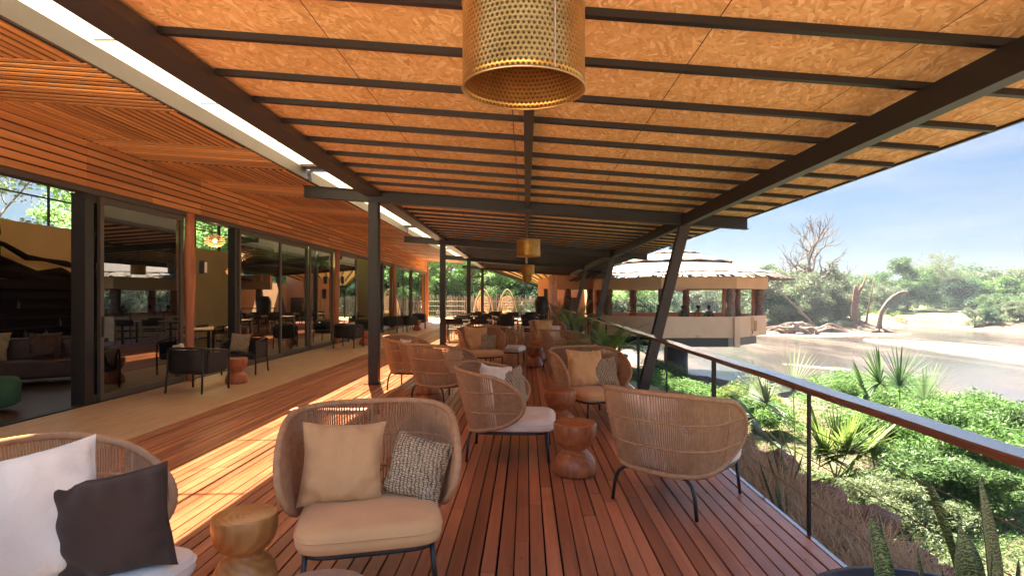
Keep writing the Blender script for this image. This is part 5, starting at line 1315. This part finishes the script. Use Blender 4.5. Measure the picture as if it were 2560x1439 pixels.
def spread(name, n_, fn, size, mat, label, aspect=.4, flat=.2, k=5):
    P_ = []
    while len(P_) < n_:
        X, Y = fn(); P_.append((X, Y, 0))
    P_ = np.array(P_); z_ = gz(P_[:,0], P_[:,1]); P_[:,2] = z_
    P_ = np.repeat(P_, k, 0)+rng.normal(size=(n_*k,3))*np.array([.07,.07,.05]); P_[:,2] = np.maximum(P_[:,2], np.repeat(z_, k)+.01)
    o = mk(name, quads_mesh(name, leaf_quads(P_, size, flat=flat, aspect=aspect)), MAT[mat]); o['kind'] = 'stuff'; o['label'] = label; o['category'] = 'ground cover'; return o
def blob(cx, cy, sx, sy): return lambda: (rng.normal(cx, sx), rng.normal(cy, sy))
spread('ground_cover', 5200, blob(5.2, 8.6, .75, 1.0), .026, 'leaf_pale', 'pale creeping ground cover between the rocks and the shrubs')
spread('ground_cover', 4200, blob(5.9, 9.6, .8, 1.0), .026, 'leaf_bright', 'bright creeping plants around the fan palm')
spread('ground_cover', 4200, lambda: (rng.uniform(4.2, 9), rng.uniform(12.5, 26)), .034, 'leaf_yel', 'scattered yellow-green herbs on the sandy bank')
spread('ground_cover', 2200, blob(8.8, 11.5, 1.6, 2.4), .03, 'leaf', 'green herbs on the bare sand to the right')
spread('ground_cover', 2500, lambda: (rng.uniform(2.2, 6), rng.uniform(14, 36)), .04, 'leaf', 'green undergrowth below the far railing')
# dry grass strip beside the deck
def straw():
    n_ = 34000; X = rng.normal(2.32, .22, n_); X = np.where((X < 1.92) | (X > 2.66), 1.92+rng.random(n_)*.72, X); Y = rng.uniform(-.2, 10.5, n_); Z = gz(X, Y)+.02+.07*rng.random(n_)
    base = np.stack([X, Y, Z], 1); a = rng.uniform(0, 6.28, n_); L = rng.uniform(.08, .34, n_); e = rng.uniform(-.1, 1.0, n_)
    d = np.stack([np.cos(a)*np.cos(e), np.sin(a)*np.cos(e), np.sin(e)], 1)*L[:,None]; w = np.stack([-np.sin(a), np.cos(a), 0*a], 1)*.0034
    mid = base+d*.55+np.array([0,0,.012]); tip = base+d+np.array([0,0,-.01])
    Q1 = np.stack([base-w, base+w, mid+w*.8, mid-w*.8], 1); Q2 = np.stack([mid-w*.8, mid+w*.8, tip+w*.2, tip-w*.2], 1)
    o = mk('dry_grass', quads_mesh('dry_grass', np.concatenate([Q1, Q2])), MAT['straw']); o['kind'] = 'stuff'; o['label'] = 'tangled dry straw grass along the deck edge'; o['category'] = 'grass'
straw()
rs = random.Random(14)
zones = [('nearest the corner planter', 1.3), ('under the nearest railing post', 3.0), ('beside the thin snake plants', 4.7), ('past the snake plants toward the fan palm', 6.4), ('behind the big rope chair, toward the bushes', 8.1)]
for zl, zy in zones:
    for k, (ad, r) in enumerate((('largest', .17), ('flat', .12), ('rounded', .135), ('pitted', .11), ('smallest', .085), ('angular', .125))):
        y = zy+k*.27+rs.uniform(-.05,.05); x = 2.70+rs.uniform(-.08,.10)-.05*math.sin(y)
        ph = [rs.uniform(0,6) for _ in range(4)]; fl = .5 if ad == 'flat' else .75
        def fn(a, b):
            th, p = 2*math.pi*a, math.pi*b; d = Vector((math.sin(p)*math.cos(th), math.sin(p)*math.sin(th)*1.15, math.cos(p)*fl))
            q_ = d*r*(1+.18*math.sin(3*d.x*2+ph[0])*math.cos(2.3*d.y*2+ph[1])+.12*math.sin(5*d.z+ph[2])+.08*math.sin(11*d.x+ph[3])*math.sin(9*d.y))
            return q_
        o = MB().grid(fn, 18, 12, closeu=True).build('rock', MAT['rock']); o.location = (x, y, gz1(x, y)+r*.45); o.rotation_euler = (0,0,rs.uniform(0,6))
        tag(o, '%s stone of the rock edging %s' % (ad, zl), 'rock', 'rubble stones of the rock edging beside the deck')
def ssp(label, X, Y, lst):
    t = thing('snake_plant', label, 'plant', (X, Y, gz1(X, Y)), group='thin snake plants beside the deck')
    for (dx, dy, L, w) in lst: q = MB(); snake_leaf(q, (dx*.15, dy*.15, 0), (dx, dy, 1), L, w, dx*5, .3); q.build('leaf', MAT['snake'], t, smooth=True)
ssp('clump of thin dark snake plant growing at the deck edge', 2.08, 4.75, [(-.06,0,.34,.012),(.02,.1,.42,.011),(.10,0,.30,.014),(-.2,.05,.55,.010),(.0,-.1,.22,.012)])
ssp('second clump of thin snake plant beyond the rocks', 2.42, 5.5, [(-.1,0,.50,.012),(.05,.1,.62,.012),(.18,0,.45,.014),(-.25,.0,.40,.011),(.3,.05,.42,.012)])

# ------------------------------------------------------------------ air: light haze
hz_ = MB().box(-145, 325, -75, 325, -7, 21).build('haze', None); struct(hz_, 'stuff')
hm = bpy.data.materials.new('haze'); hm.use_nodes = True; hn = hm.node_tree; hn.nodes.clear()
ho = hn.nodes.new('ShaderNodeOutputMaterial'); hv = hn.nodes.new('ShaderNodeVolumePrincipled')
hv.inputs['Color'].default_value = (.80, .88, 1, 1); hv.inputs['Density'].default_value = .00038; hv.inputs['Anisotropy'].default_value = .2
hn.links.new(hv.outputs[0], ho.inputs['Volume']); hz_.data.materials.append(hm)
